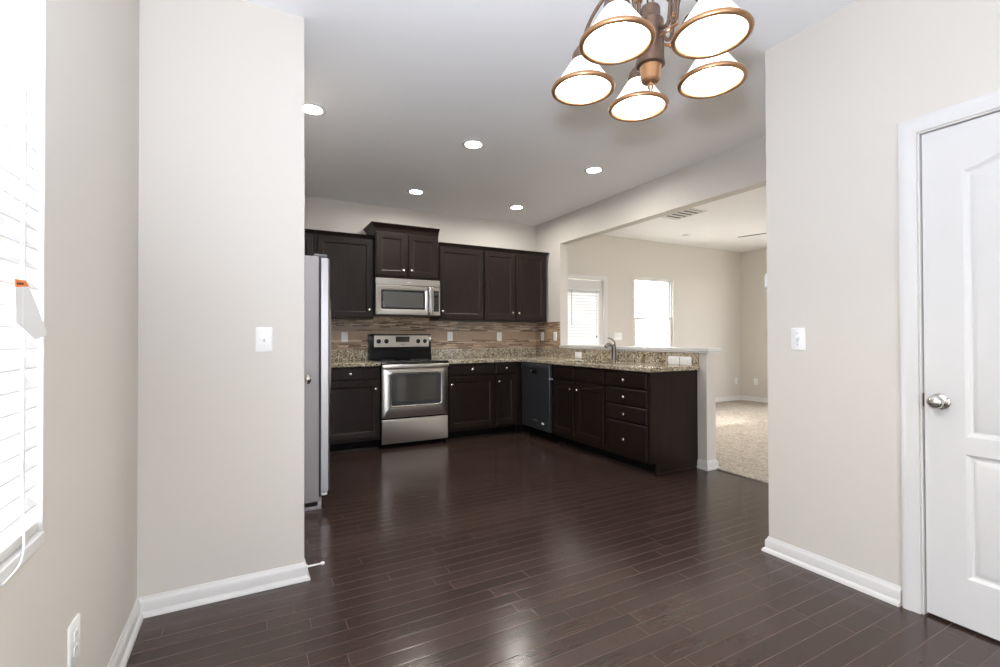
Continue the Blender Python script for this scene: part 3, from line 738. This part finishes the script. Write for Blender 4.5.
t, M = wall_cab(2.588, 3.530, YU, 1.384, 2.300, 'dark double-door wall cabinet in the kitchen corner', (2.268, 2.308), 0.030, (False, True))
cab_door(M, 0.010, 0.438, 1.400, 2.255, t, (0.402, 1.487)); cab_door(M, 0.460, 0.912, 1.400, 2.255, t, (0.494, 1.487))

# ------------------------------------------------------------------ countertops
def bevel_mod(o, w=0.006, seg=3):
    b = o.modifiers.new('edge_rounding', 'BEVEL'); b.width = w; b.segments = seg; b.limit_method = 'ANGLE'; b.angle_limit = R(40)
t = thing('countertop', (0.6, YB-0.3, 0.876), 'short granite countertop between refrigerator and range', 'countertop')
bm = BM(); box(bm, (0.0, 4.942, 0.877), (1.2285, YB-0.001, 0.915)); o = obj('slab', bm, GRANITE, t); bevel_mod(o)
bm = BM(); box(bm, (0.0, YB-0.021, 0.9152), (1.2285, YB-0.001, 1.030)); o = obj('backsplash', bm, GRANITE, t); bevel_mod(o, 0.002, 2)
t = thing('countertop', (3.2, 4.2, 0.876), 'L-shaped granite countertop holding the sink and faucet', 'countertop')
XC0 = 2.942
SK = (3.02, 3.40, 3.56, 4.24)
xs = [1.9905, XC0, SK[0], SK[1], XR-0.001]; ys = [2.862, SK[2], SK[3], 4.942, YB-0.001]
bm = BM(); cells(bm, xs, ys, lambda i, j: (i > 0 or j == 3) and not (i == 2 and j == 1), 0.877, 0.915, lambda a, b, h: (a, b, h)); o = obj('slab', bm, GRANITE, t); bevel_mod(o)
bm = BM(); cells(bm, [1.9905, XR-0.021, XR-0.001], [2.875, YB-0.021, YB-0.001], lambda i, j: i == 1 or j == 1, 0.9152, 1.0275, lambda a, b, h: (a, b, h)); o = obj('backsplash', bm, GRANITE, t); bevel_mod(o, 0.002, 2)
# sink
t = thing('kitchen_sink', (3.21, 3.90, 0.70), 'stainless undermount sink sunk in the peninsula counter', 'sink')
ZM = Matrix(((1,0,0,0),(0,0,1,0),(0,1,0,0),(0,0,0,1)))
bm = BM()
def sr(ins, z, r): return rrect(SK[0]-0.004+ins, SK[1]+0.004-ins, SK[2]-0.004+ins, SK[3]+0.004-ins, z, r, 5)
loops(bm, [sr(-0.012, 0.8762, 0.03), sr(0, 0.8762, 0.03), sr(0.003, 0.74, 0.03), sr(0.02, 0.715, 0.03), sr(0.022, 0.712, 0.03), sr(0.0, 0.705, 0.03), sr(-0.006, 0.74, 0.03), sr(-0.012, 0.872, 0.03)], ZM, False, False)
loops(bm, [sr(0.0225, 0.712, 0.03), sr(0.12, 0.709, 0.03)], ZM, False, True)
obj('basin', bm, STEEL, t)
bm = BM(); lathe(bm, [(0.043, 0), (0.043, 0.003), (0.030, 0.004), (0.026, 0.001)], axisM((3.21, 3.90, 0.7125), (0, 0, 1)), 20); obj('drain', bm, NICKEL, t)
# faucet
fx, fy = 3.455, 3.865
t = thing('kitchen_faucet', (fx, fy, 0.915), 'brushed nickel pull-out kitchen faucet with lever on top', 'faucet')
bm = BM(); lathe(bm, [(0.030, 0), (0.030, 0.006), (0.026, 0.012), (0.0245, 0.03), (0.0240, 0.10), (0.0250, 0.145), (0.0255, 0.165), (0.020, 0.18), (0.010, 0.186)], axisM((fx, fy, 0.9153), (0, 0, 1)), 20); obj('body', bm, FAUCET, t)
dv = Vector((-0.98, 0.20, 0)).normalized(); F0 = Vector((fx, fy, 0))
def fp(s, z): p = F0 + dv*s; return (p.x, p.y, z)
bm = BM(); tube(bm, spline([fp(0.004, 1.055), fp(0.030, 1.088), fp(0.056, 1.098), fp(0.080, 1.088), fp(0.098, 1.068)], 5), [0.016]*6+[0.019]*6+[0.022]*9, 12); obj('spout', bm, FAUCET, t)
bm = BM(); tube(bm, spline([fp(-0.018, 1.080), fp(-0.016, 1.105), fp(0.005, 1.138), fp(0.040, 1.160), fp(0.074, 1.164)], 5), [0.009, 0.0095, 0.0095, 0.009, 0.0085]+[0.0075]*6+[0.006]*10, 10); obj('lever', bm, FAUCET, t)

# ------------------------------------------------------------------ range
rx0, rw = 1.2330, 0.753
M = T_back(rx0, 4.965)      # n=0 is the body front
rg = thing('kitchen_range', (rx0+rw/2, 4.965, 0), 'stainless electric range with black cooktop and rear control panel', 'range')
bm = BM(); box(bm, (0.0, -0.605, 0.035), (rw, 0, 0.895), M, 0.003, 1); obj('body', bm, BLACK, rg, False)
for u in (0.05, rw-0.05):
    for n in (-0.06, -0.56):
        bm = BM(); lathe(bm, [(0.018, 0), (0.018, 0.004), (0.010, 0.008), (0.010, 0.035)], axisM(M @ Vector((u, n, 0)), (0, 0, 1)), 12); obj('foot', bm, BLACK, rg)
bm = BM(); box(bm, (-0.001, -0.560, 0.8955), (rw+0.001, 0.030, 0.918), M, 0.005, 2); ct = obj('cooktop', bm, BGLASS, rg)
RING = mat('burner_ring_grey', (0.10, 0.10, 0.10), 0.3)
for u, n, r in ((0.19, -0.14, 0.10), (0.56, -0.14, 0.075), (0.19, -0.42, 0.075), (0.56, -0.42, 0.10)):
    bm = BM(); lathe(bm, [(r, 0), (r, 0.0006), (r-0.004, 0.0006), (r-0.004, 0)], axisM(M @ Vector((u, n, 0.9181)), (0, 0, 1)), 36, False); obj('burner_ring', bm, RING, ct)
bm = BM(); loops(bm, [rrect(0.006, rw-0.006, 0.322, 0.872, 0.0005, 0.008, 3), rrect(0.006, rw-0.006, 0.322, 0.872, 0.022, 0.008, 3), rrect(0.012, rw-0.012, 0.328, 0.866, 0.028, 0.008, 3),
                      rrect(0.086, rw-0.078, 0.432, 0.806, 0.0285, 0.030, 3), rrect(0.094, rw-0.086, 0.440, 0.798, 0.036, 0.026, 3), rrect(0.100, rw-0.092, 0.446, 0.792, 0.034, 0.024, 3), rrect(0.104, rw-0.096, 0.450, 0.788, 0.028, 0.022, 3)], M)
od = obj('oven_door', bm, STEEL, rg, True, 40)
bm = BM(); loops(bm, [rrect(0.105, rw-0.097, 0.451, 0.787, 0.0285, 0.021, 4), rrect(0.105, rw-0.097, 0.451, 0.787, 0.0325, 0.021, 4)], M); wf = obj('window_surround', bm, mat('dark_grey_glass_border', (0.035, 0.037, 0.042), 0.12), od)
bm = BM(); loops(bm, [rrect(0.150, rw-0.145, 0.492, 0.760, 0.0328, 0.008, 3), rrect(0.150, rw-0.145, 0.492, 0.760, 0.0338, 0.008, 3)], M); obj('window_glass', bm, OVENGLASS, wf)
bm = BM(); box(bm, (0.004, 0.032, 0.846), (rw-0.004, 0.062, 0.890), M, 0.010, 3)
for u in (0.03, rw-0.03): box(bm, (u-0.014, 0.020, 0.852), (u+0.014, 0.040, 0.884), M, 0.003)
obj('door_handle', bm, STEEL, od)
bm = BM(); loops(bm, [rrect(0.006, rw-0.006, 0.050, 0.305, 0.0005, 0.006, 3), rrect(0.006, rw-0.006, 0.050, 0.305, 0.024, 0.006, 3), rrect(0.010, rw-0.010, 0.056, 0.299, 0.028, 0.006, 3)], M); obj('storage_drawer', bm, STEEL, rg)
# backguard
bm = BM()
pr = [(-0.612, 0.90), (-0.520, 0.90), (-0.540, 0.965), (-0.548, 1.205), (-0.556, 1.215), (-0.612, 1.215)]
loops(bm, [[(0.0, n, z) for n, z in pr], [(rw, n, z) for n, z in pr]], M); bg = obj('backguard', bm, BLACK, rg, True, 40)
bm = BM(); loops(bm, [rrect(0.055, rw-0.030, 1.065, 1.203, -0.550, 0.006, 3), rrect(0.055, rw-0.030, 1.065, 1.203, -0.538, 0.006, 3), rrect(0.058, rw-0.033, 1.068, 1.200, -0.535, 0.005, 3)], M); cp = obj('control_panel', bm, STEEL, bg)
bm = BM(); loops(bm, [rrect(0.310, 0.480, 1.124, 1.190, -0.5348, 0.004, 3), rrect(0.310, 0.480, 1.124, 1.190, -0.5335, 0.004, 3)], M); dsp = obj('display', bm, BGLASS, cp)
for u in (0.108, 0.198, 0.585, 0.672):
    bm = BM(); lathe(bm, [(0.026, 0), (0.026, 0.006), (0.021, 0.009), (0.019, 0.024), (0.015, 0.027), (0.004, 0.028)], axisM(M @ Vector((u, -0.5348, 1.133)), (0, -1, 0)), 20); obj('control_knob', bm, BLACK, cp)
bm = BM(); box(bm, (0.372, -0.5348, 1.090), (0.420, -0.5342, 1.097), M); obj('badge', bm, GRAYPL, cp, False)

# ------------------------------------------------------------------ microwave
M = T_back(1.2330, YB-0.376); mw = thing('microwave', (1.61, YB-0.376, 1.42), 'stainless over-the-range microwave under the two-door cabinet', 'microwave')
z0, z1, w = 1.429, 1.8435, 0.7535
bm = BM(); box(bm, (0, -0.360, z0), (w, 0, z1), M, 0.002, 1); obj('body', bm, mat('dark_grey_case', (0.06, 0.06, 0.062), 0.4), mw, False)
bm = BM(); loops(bm, [rrect(0.001, w-0.001, 1.768, z1-0.001, 0.0004, 0.004, 2), rrect(0.001, w-0.001, 1.768, z1-0.001, 0.016, 0.004, 2), rrect(0.004, w-0.004, 1.771, z1-0.004, 0.020, 0.004, 2)], M); vt = obj('vent_grille', bm, STEEL, mw)
bm = BM(); box(bm, (0.355, 0.0201, 1.797), (0.405, 0.0207, 1.804), M); obj('badge', bm, PLASTIC, vt, False)
bm = BM(); loops(bm, [rrect(0.001, 0.655, z0+0.006, 1.763, 0.0004, 0.006, 2), rrect(0.001, 0.655, z0+0.006, 1.763, 0.018, 0.006, 2), rrect(0.006, 0.650, z0+0.011, 1.758, 0.024, 0.006, 2), rrect(0.058, 0.572, z0+0.062, 1.716, 0.0242, 0.008, 2), rrect(0.062, 0.568, z0+0.066, 1.712, 0.021, 0.008, 2)], M); md = obj('door', bm, STEEL, mw)
bm = BM(); loops(bm, [rrect(0.063, 0.567, z0+0.067, 1.711, 0.0212, 0.007, 2), rrect(0.063, 0.567, z0+0.067, 1.711, 0.0228, 0.007, 2)], M); ws = obj('window_surround', bm, BGLASS, md)
bm = BM(); loops(bm, [rrect(0.082, 0.548, z0+0.088, 1.690, 0.0229, 0.005, 2), rrect(0.082, 0.548, z0+0.088, 1.690, 0.0236, 0.005, 2)], M); obj('window_glass', bm, MWGLASS, ws)
bm = BM(); tube(bm, spline([M @ Vector((0.612, 0.024, 1.742)), M @ Vector((0.612, 0.055, 1.735)), M @ Vector((0.612, 0.066, 1.60)), M @ Vector((0.612, 0.055, 1.458)), M @ Vector((0.612, 0.024, 1.450))], 6), 0.019, 14); obj('handle', bm, STEELV, md)
bm = BM(); loops(bm, [rrect(0.658, w-0.001, z0+0.006, 1.763, 0.0004, 0.005, 2), rrect(0.658, w-0.001, z0+0.006, 1.763, 0.018, 0.005, 2), rrect(0.662, w-0.005, z0+0.010, 1.759, 0.022, 0.005, 2)], M); cpn = obj('control_panel', bm, STEEL, mw)
bm = BM(); box(bm, (0.672, 0.0221, 1.478), (0.738, 0.0232, 1.718), M, 0.0004, 1); kp = obj('keypad', bm, BGLASS, cpn)
bm = BM()
for i in range(6):
    for j in range(3): box(bm, (0.679+j*0.019, 0.0233, 1.492+i*0.027), (0.692+j*0.019, 0.0236, 1.506+i*0.027), M)
box(bm, (0.680, 0.0233, 1.672), (0.731, 0.0236, 1.702), M); obj('buttons', bm, mat('dim_button_grey', (0.045, 0.045, 0.047), 0.4), kp, False)

# ------------------------------------------------------------------ refrigerator (front faces +X)
Mf = T_plusx(0.428, 3.432); FW = 0.905
fr = thing('refrigerator', (0.05, 3.88, 0), 'stainless refrigerator with grey side, partly behind the pantry wall', 'refrigerator')
bm = BM(); box(bm, (0, -0.75, 0.02), (FW, 0, 1.735), Mf, 0.006, 2); obj('cabinet', bm, FRIDGE_SIDE, fr)
bm = BM(); box(bm, (0.03, -0.70, 0.0), (FW-0.03, 0.022, 0.075), Mf, 0.004); box(bm, (0.0, -0.74, 0.0), (0.028, 0.016, 0.06), Mf, 0.004); obj('base_grille', bm, FRIDGE_SIDE, fr)
bm = BM(); box(bm, (0.008, 0.0005, 0.115), (FW-0.008, 0.014, 1.728), Mf); obj('door_gasket', bm, mat('dark_grey_gasket', (0.05, 0.048, 0.052), 0.6), fr, False)
def fr_door(u0, u1, z0, z1, hs, name='door'):
    bm = BM(); rings = []
    K = 10
    for i in range(K+1):
        s = i/K; u = u0+(u1-u0)*s; b = 0.016*(1-(2*s-1)**2)
        e = 0.010 if i in (0, K) else 0
        rings.append([(u, 0.015, z0), (u, 0.062+b-e, z0), (u, 0.071+b-e, z0+0.008), (u, 0.071+b-e, z1-0.008), (u, 0.062+b-e, z1), (u, 0.015, z1)])
    loops(bm, rings, Mf); d = obj(name, bm, STEELV, fr, True, 25)
    bm = BM()
    tube(bm, spline([Mf @ Vector((hs, 0.078, 1.50)), Mf @ Vector((hs, 0.112, 1.46)), Mf @ Vector((hs, 0.120, 1.10)), Mf @ Vector((hs, 0.112, 0.76)), Mf @ Vector((hs, 0.078, 0.72))], 6), 0.011, 10); obj('handle', bm, STEELV, d)
fr_door(0.0, 0.372, 0.112, 1.728, 0.335, 'freezer_door'); fr_door(0.380, FW, 0.112, 1.728, 0.417, 'refrigerator_door')
bm = BM(); box(bm, (0.005, -0.03, 1.7355), (0.11, 0.055, 1.752), Mf, 0.005); obj('hinge_cover', bm, GRAYPL, fr)
bm = BM(); box(bm, (0.006, 0.016, 0.090), (0.09, 0.056, 0.108), Mf, 0.003); obj('hinge_bracket', bm, PLASTIC, fr)

# ------------------------------------------------------------------ dishwasher (front faces -X)
Mw2 = T_pen(2.976, 4.925); dwW = 0.600
dw = thing('dishwasher', (2.976, 4.625, 0), 'black stainless dishwasher in the peninsula, near the inner corner', 'dishwasher')
bm = BM(); box(bm, (0.002, -0.560, 0.10), (dwW-0.002, 0, 0.872), Mw2); obj('tub', bm, BLACK, dw, False)
bm = BM(); box(bm, (0.01, -0.50, 0.0), (dwW-0.01, -0.06, 0.0995), Mw2); obj('toe_kick', bm, KICK, dw, False)
bm = BM(); loops(bm, [rrect(0.003, dwW-0.003, 0.118, 0.870, 0.0005, 0.006, 2), rrect(0.003, dwW-0.003, 0.118, 0.870, 0.034, 0.006, 2), rrect(0.008, dwW-0.008, 0.123, 0.866, 0.040, 0.006, 2)], Mw2); dd = obj('door', bm, DWFACE, dw)
bm = BM(); box(bm, (0.003, 0.0405, 0.800), (dwW-0.003, 0.046, 0.868), Mw2, 0.002); cpd = obj('control_strip', bm, DWFACE, dd)
bm = BM(); box(bm, (0.235, 0.0405, 0.752), (0.345, 0.0420, 0.792), Mw2, 0.0006, 1); obj('pocket_handle', bm, BLACK, dd)
bm = BM(); lathe(bm, [(0.006, 0), (0.006, 0.003), (0.003, 0.004)], axisM(Mw2 @ Vector((0.222, 0.0405, 0.786)), (-1, 0, 0)), 10); obj('indicator', bm, PLASTIC, dd)
bm = BM()
for i in range(7): box(bm, (0.262+i*0.014, 0.0401, 0.212), (0.272+i*0.014, 0.0408, 0.222 + 0.003*(i % 2)), Mw2)
obj('lettering', bm, GRAYPL, dd, False)
bm = BM(); lathe(bm, [(0.028, 0), (0.028, 0.002), (0.024, 0.003)], axisM(Mw2 @ Vector((0.462, 0.0402, 0.196)), (-1, 0, 0)) @ Matrix.Diagonal((1.0, 1, 0.5, 1)), 20); obj('badge', bm, PLASTIC, dd)
bm = BM(); box(bm, (dwW-0.010, 0.012, 0.700), (dwW+0.03, 0.050, 0.722), Mw2, 0.004); obj('door_latch', bm, GRAYPL, dw)

# ------------------------------------------------------------------ chandelier
AX, AY = 1.0502, 1.0103; RS = 0.2037; ZR = 1.9528; PH = R(199.32)
ch = thing('chandelier', (AX, AY, ZC), 'five-light bronze chandelier with lit white glass bell shades', 'chandelier')
VM = lambda z: axisM((AX, AY, z), (0, 0, 1))
bm = BM(); lathe(bm, [(0.008, 2.150), (0.026, 2.148), (0.0285, 2.142), (0.0285, 2.118), (0.031, 2.112), (0.037, 2.106), (0.0385, 2.098), (0.0385, 1.992), (0.041, 1.984), (0.041, 1.976), (0.034, 1.972)], VM(0), 32); obj('centre_column', bm, BRONZE, ch)
bm = BM(); lathe(bm, [(0.0315, 1.9735), (0.0305, 1.962), (0.0265, 1.932), (0.021, 1.926), (0.007, 1.923), (0.006, 1.918), (0.009, 1.912), (0.006, 1.906), (0.003, 1.899), (0.001, 1.896)], VM(0), 28); obj('bottom_finial', bm, COPPER, ch)
bm = BM(); lathe(bm, [(0.065, ZC-0.0003), (0.065, ZC-0.012), (0.050, ZC-0.024), (0.015, ZC-0.030), (0.012, ZC-0.045)], VM(0), 28); obj('ceiling_canopy', bm, BRONZE, ch)
bm = BM(); z = 2.152; i = 0
while z < ZC-0.05:       # hanging chain of interlocked oval links
    ring = []
    for k in range(13):
        a = 2*math.pi*k/12; du = 0.0115*math.cos(a); dz = 0.021*math.sin(a)
        ring.append((AX+(du if i % 2 == 0 else 0), AY+(du if i % 2 else 0), z+0.018+dz))
    tube(bm, ring, 0.0026, 6, False); z += 0.034; i += 1
obj('chain', bm, BRONZE, ch)
for i in range(5):
    a = PH - i*2*math.pi/5; e = Vector((math.cos(a), math.sin(a), 0)); O = Vector((AX, AY, 0))
    P = lambda r, z: O + e*r + Vector((0, 0, z))
    c = P(RS, 0)
    arm_b = BM()
    tube(arm_b, spline([P(0.037, 2.080), P(0.052, 2.062), P(0.068, 2.070), P(0.074, 2.110), P(0.080, 2.170), P(0.098, 2.215), P(0.130, 2.222), P(0.165, 2.185), P(0.190, 2.140), P(RS, 2.100)], 6), 0.0058, 8)
    arm = obj('arm', arm_b, BRONZE, ch)
    bm = BM(); lathe(bm, [(0.006, 0), (0.0105, 0.002), (0.0105, 0.005), (0.007, 0.008), (0.0105, 0.011), (0.0105, 0.014), (0.006, 0.016)], axisM(P(0.074, 2.125), (0, 0, 1)), 14); obj('collar', bm, COPPER, arm)
    bm = BM(); tube(bm, spline([P(0.072, 2.085), P(0.082, 2.058), P(0.096, 2.062), P(0.102, 2.100), P(0.122, 2.140), P(0.150, 2.142), P(0.160, 2.118), P(0.146, 2.104), P(0.136, 2.116)], 6), 0.0042, 8); obj('scroll', bm, BRONZE, arm)
    bm = BM(); tube(bm, [P(0.038, 2.045), P(0.098, 2.045)], [0.0045, 0.0045], 8); lathe(bm, [(0.004, 0), (0.008, 0.006), (0.004, 0.012)], axisM(P(0.062, 2.045), e), 10); obj('strut', bm, COPPER, arm)
    CM = axisM(c, (0, 0, 1))
    bm = BM(); lathe(bm, [(0.0345, ZR+0.086), (0.034, ZR+0.098), (0.031, ZR+0.112), (0.020, ZR+0.128), (0.009, ZR+0.140), (0.006, ZR+0.156)], CM, 28); obj('socket_cup', bm, BRONZE, ch)
    prof = [(0.0290, ZR+0.098), (0.0330, ZR+0.088), (0.045, ZR+0.071), (0.060, ZR+0.048), (0.075, ZR+0.026), (0.087, ZR+0.010), (0.0925, ZR+0.004)]
    inn = [(r-0.003, z-0.0012) for r, z in prof]
    bm = BM(); lathe(bm, prof + inn[::-1], CM, 40, False)
    # close the two rims
    bmesh.ops.bridge_loops(bm, edges=[ed_ for ed_ in bm.edges if ed_.is_boundary]) if any(ed_.is_boundary for ed_ in bm.edges) else None
    sh = obj('glass_shade', bm, SHADEGL, ch, True, 50)
    bm = BM()
    tr = [(0.0910, 0.0085), (0.0965, 0.005), (0.0990, 0.000), (0.0975, -0.006), (0.091, -0.0090), (0.0855, -0.006), (0.0850, 0.001), (0.0880, 0.007), (0.0910, 0.0085)]
    lathe(bm, [(r, ZR+z) for r, z in tr], CM, 48, False); bmesh.ops.remove_doubles(bm, verts=bm.verts[:], dist=1e-6); obj('rim', bm, COPPER, sh, True, 60)
    bm = BM(); lathe(bm, [(0.012, ZR+0.100), (0.013, ZR+0.085), (0.022, ZR+0.066), (0.028, ZR+0.048), (0.025, ZR+0.032), (0.014, ZR+0.022), (0.003, ZR+0.019)], CM, 20); obj('bulb', bm, BULB, ch)

# ------------------------------------------------------------------ recessed downlights
def downlight(x, y, label):
    t = thing('recessed_light', (x, y, ZC), label, 'ceiling light', 'recessed kitchen lights'); D = axisM((x, y, ZC), (0, 0, -1))
    bm = BM(); lathe(bm, [(0.092, 0.0003), (0.092, 0.004), (0.086, 0.0085), (0.070, 0.0085), (0.061, 0.004), (0.061, 0.0003)], D, 36, False); obj('trim_ring', bm, TRIM, t, True, 40)
    bm = BM(); lathe(bm, [(0.0605, 0.0010), (0.060, 0.0020), (0.045, 0.0026), (0.02, 0.0030), (0.003, 0.0031)], D, 32); obj('lens', bm, LENS, t)
downlight(0.385, 3.44, 'lit recessed ceiling light over the refrigerator, cut by the pantry wall edge')
downlight(1.611, 3.455, 'lit recessed ceiling light in the middle of the kitchen ceiling')
downlight(2.860, 3.460, 'lit recessed ceiling light over the peninsula, by the header wall')
downlight(1.588, 4.870, 'lit recessed ceiling light above the range and microwave')
downlight(2.852, 4.890, 'lit recessed ceiling light over the inner kitchen corner')

# ------------------------------------------------------------------ living room ceiling
vt = thing('ceiling_vent', (4.88, 4.17, ZC), 'rectangular louvred air vent on the living room ceiling', 'vent')
bm = BM(); cells(bm, [4.73, 4.755, 5.015, 5.04], [3.93, 3.955, 4.385, 4.41], lambda i, j: not (i == 1 and j == 1), ZC-0.008, ZC-0.0003, lambda a, b, h: (a, b, h)); obj('frame', bm, TRIM, vt, False)
bm = BM(); box(bm, (4.755, 3.955, ZC-0.002), (5.015, 4.385, ZC-0.0003)); obj('backing', bm, mat('duct_shadow_grey', (0.10, 0.10, 0.085), 0.7), vt, False)
for i in range(5):
    y = 3.985 + i*0.09
    bm = BM(); loops(bm, [[(x, y+dy, ZC-dz) for dy, dz in ((0, 0.003), (0.028, 0.011), (0.030, 0.010), (0.006, 0.002))] for x in (4.756, 5.014)]); obj('slat', bm, TRIM, vt, False)
sd = thing('smoke_detector', (5.93, 5.0, ZC), 'round white detector on the living room ceiling', 'detector')
bm = BM(); lathe(bm, [(0.062, 0.0003), (0.062, 0.012), (0.055, 0.026), (0.03, 0.032), (0.003, 0.033)], axisM((5.93, 5.0, ZC), (0, 0, -1)), 28); obj('case', bm, PLASTIC, sd)
FX, FY = 5.775, 3.25
fn = thing('ceiling_fan', (FX, FY, ZC), 'ceiling fan in the living room, one dark blade tip showing past the wall', 'fan')
bm = BM(); lathe(bm, [(0.06, 0.0003), (0.06, 0.02), (0.03, 0.05), (0.013, 0.055), (0.013, 0.18), (0.03, 0.185), (0.09, 0.20), (0.10, 0.24), (0.09, 0.29), (0.06, 0.31), (0.055, 0.34), (0.003, 0.345)], axisM((FX, FY, ZC), (0, 0, -1)), 28); obj('motor_housing', bm, BRONZE, fn)
for i in range(4):
    a = math.atan2(0.95, -0.31) + i*math.pi/2; e = Vector((math.cos(a), math.sin(a), 0)); g = Vector((-e.y, e.x, 0)); bm = BM()
    def q(r, s, dz): return Vector((FX, FY, 2.455)) + e*r + g*s + Vector((0, 0, dz - s*0.16))
    out = [(0.19, 0.045), (0.40, 0.060), (0.62, 0.068), (0.655, 0.052), (0.665, 0.0), (0.655, -0.052), (0.62, -0.068), (0.40, -0.060), (0.19, -0.045)]
    loops(bm, [[q(r, s, 0) for r, s in out], [q(r, s, 0.006) for r, s in out]]); bl = obj('blade', bm, FANWOOD, fn, False)
    bm = BM(); tube(bm, [q(0.08, 0, 0.01), q(0.14, 0, 0.012), q(0.24, 0, 0.009)], [0.012, 0.010, 0.006], 8); obj('blade_bracket', bm, BRONZE, bl)
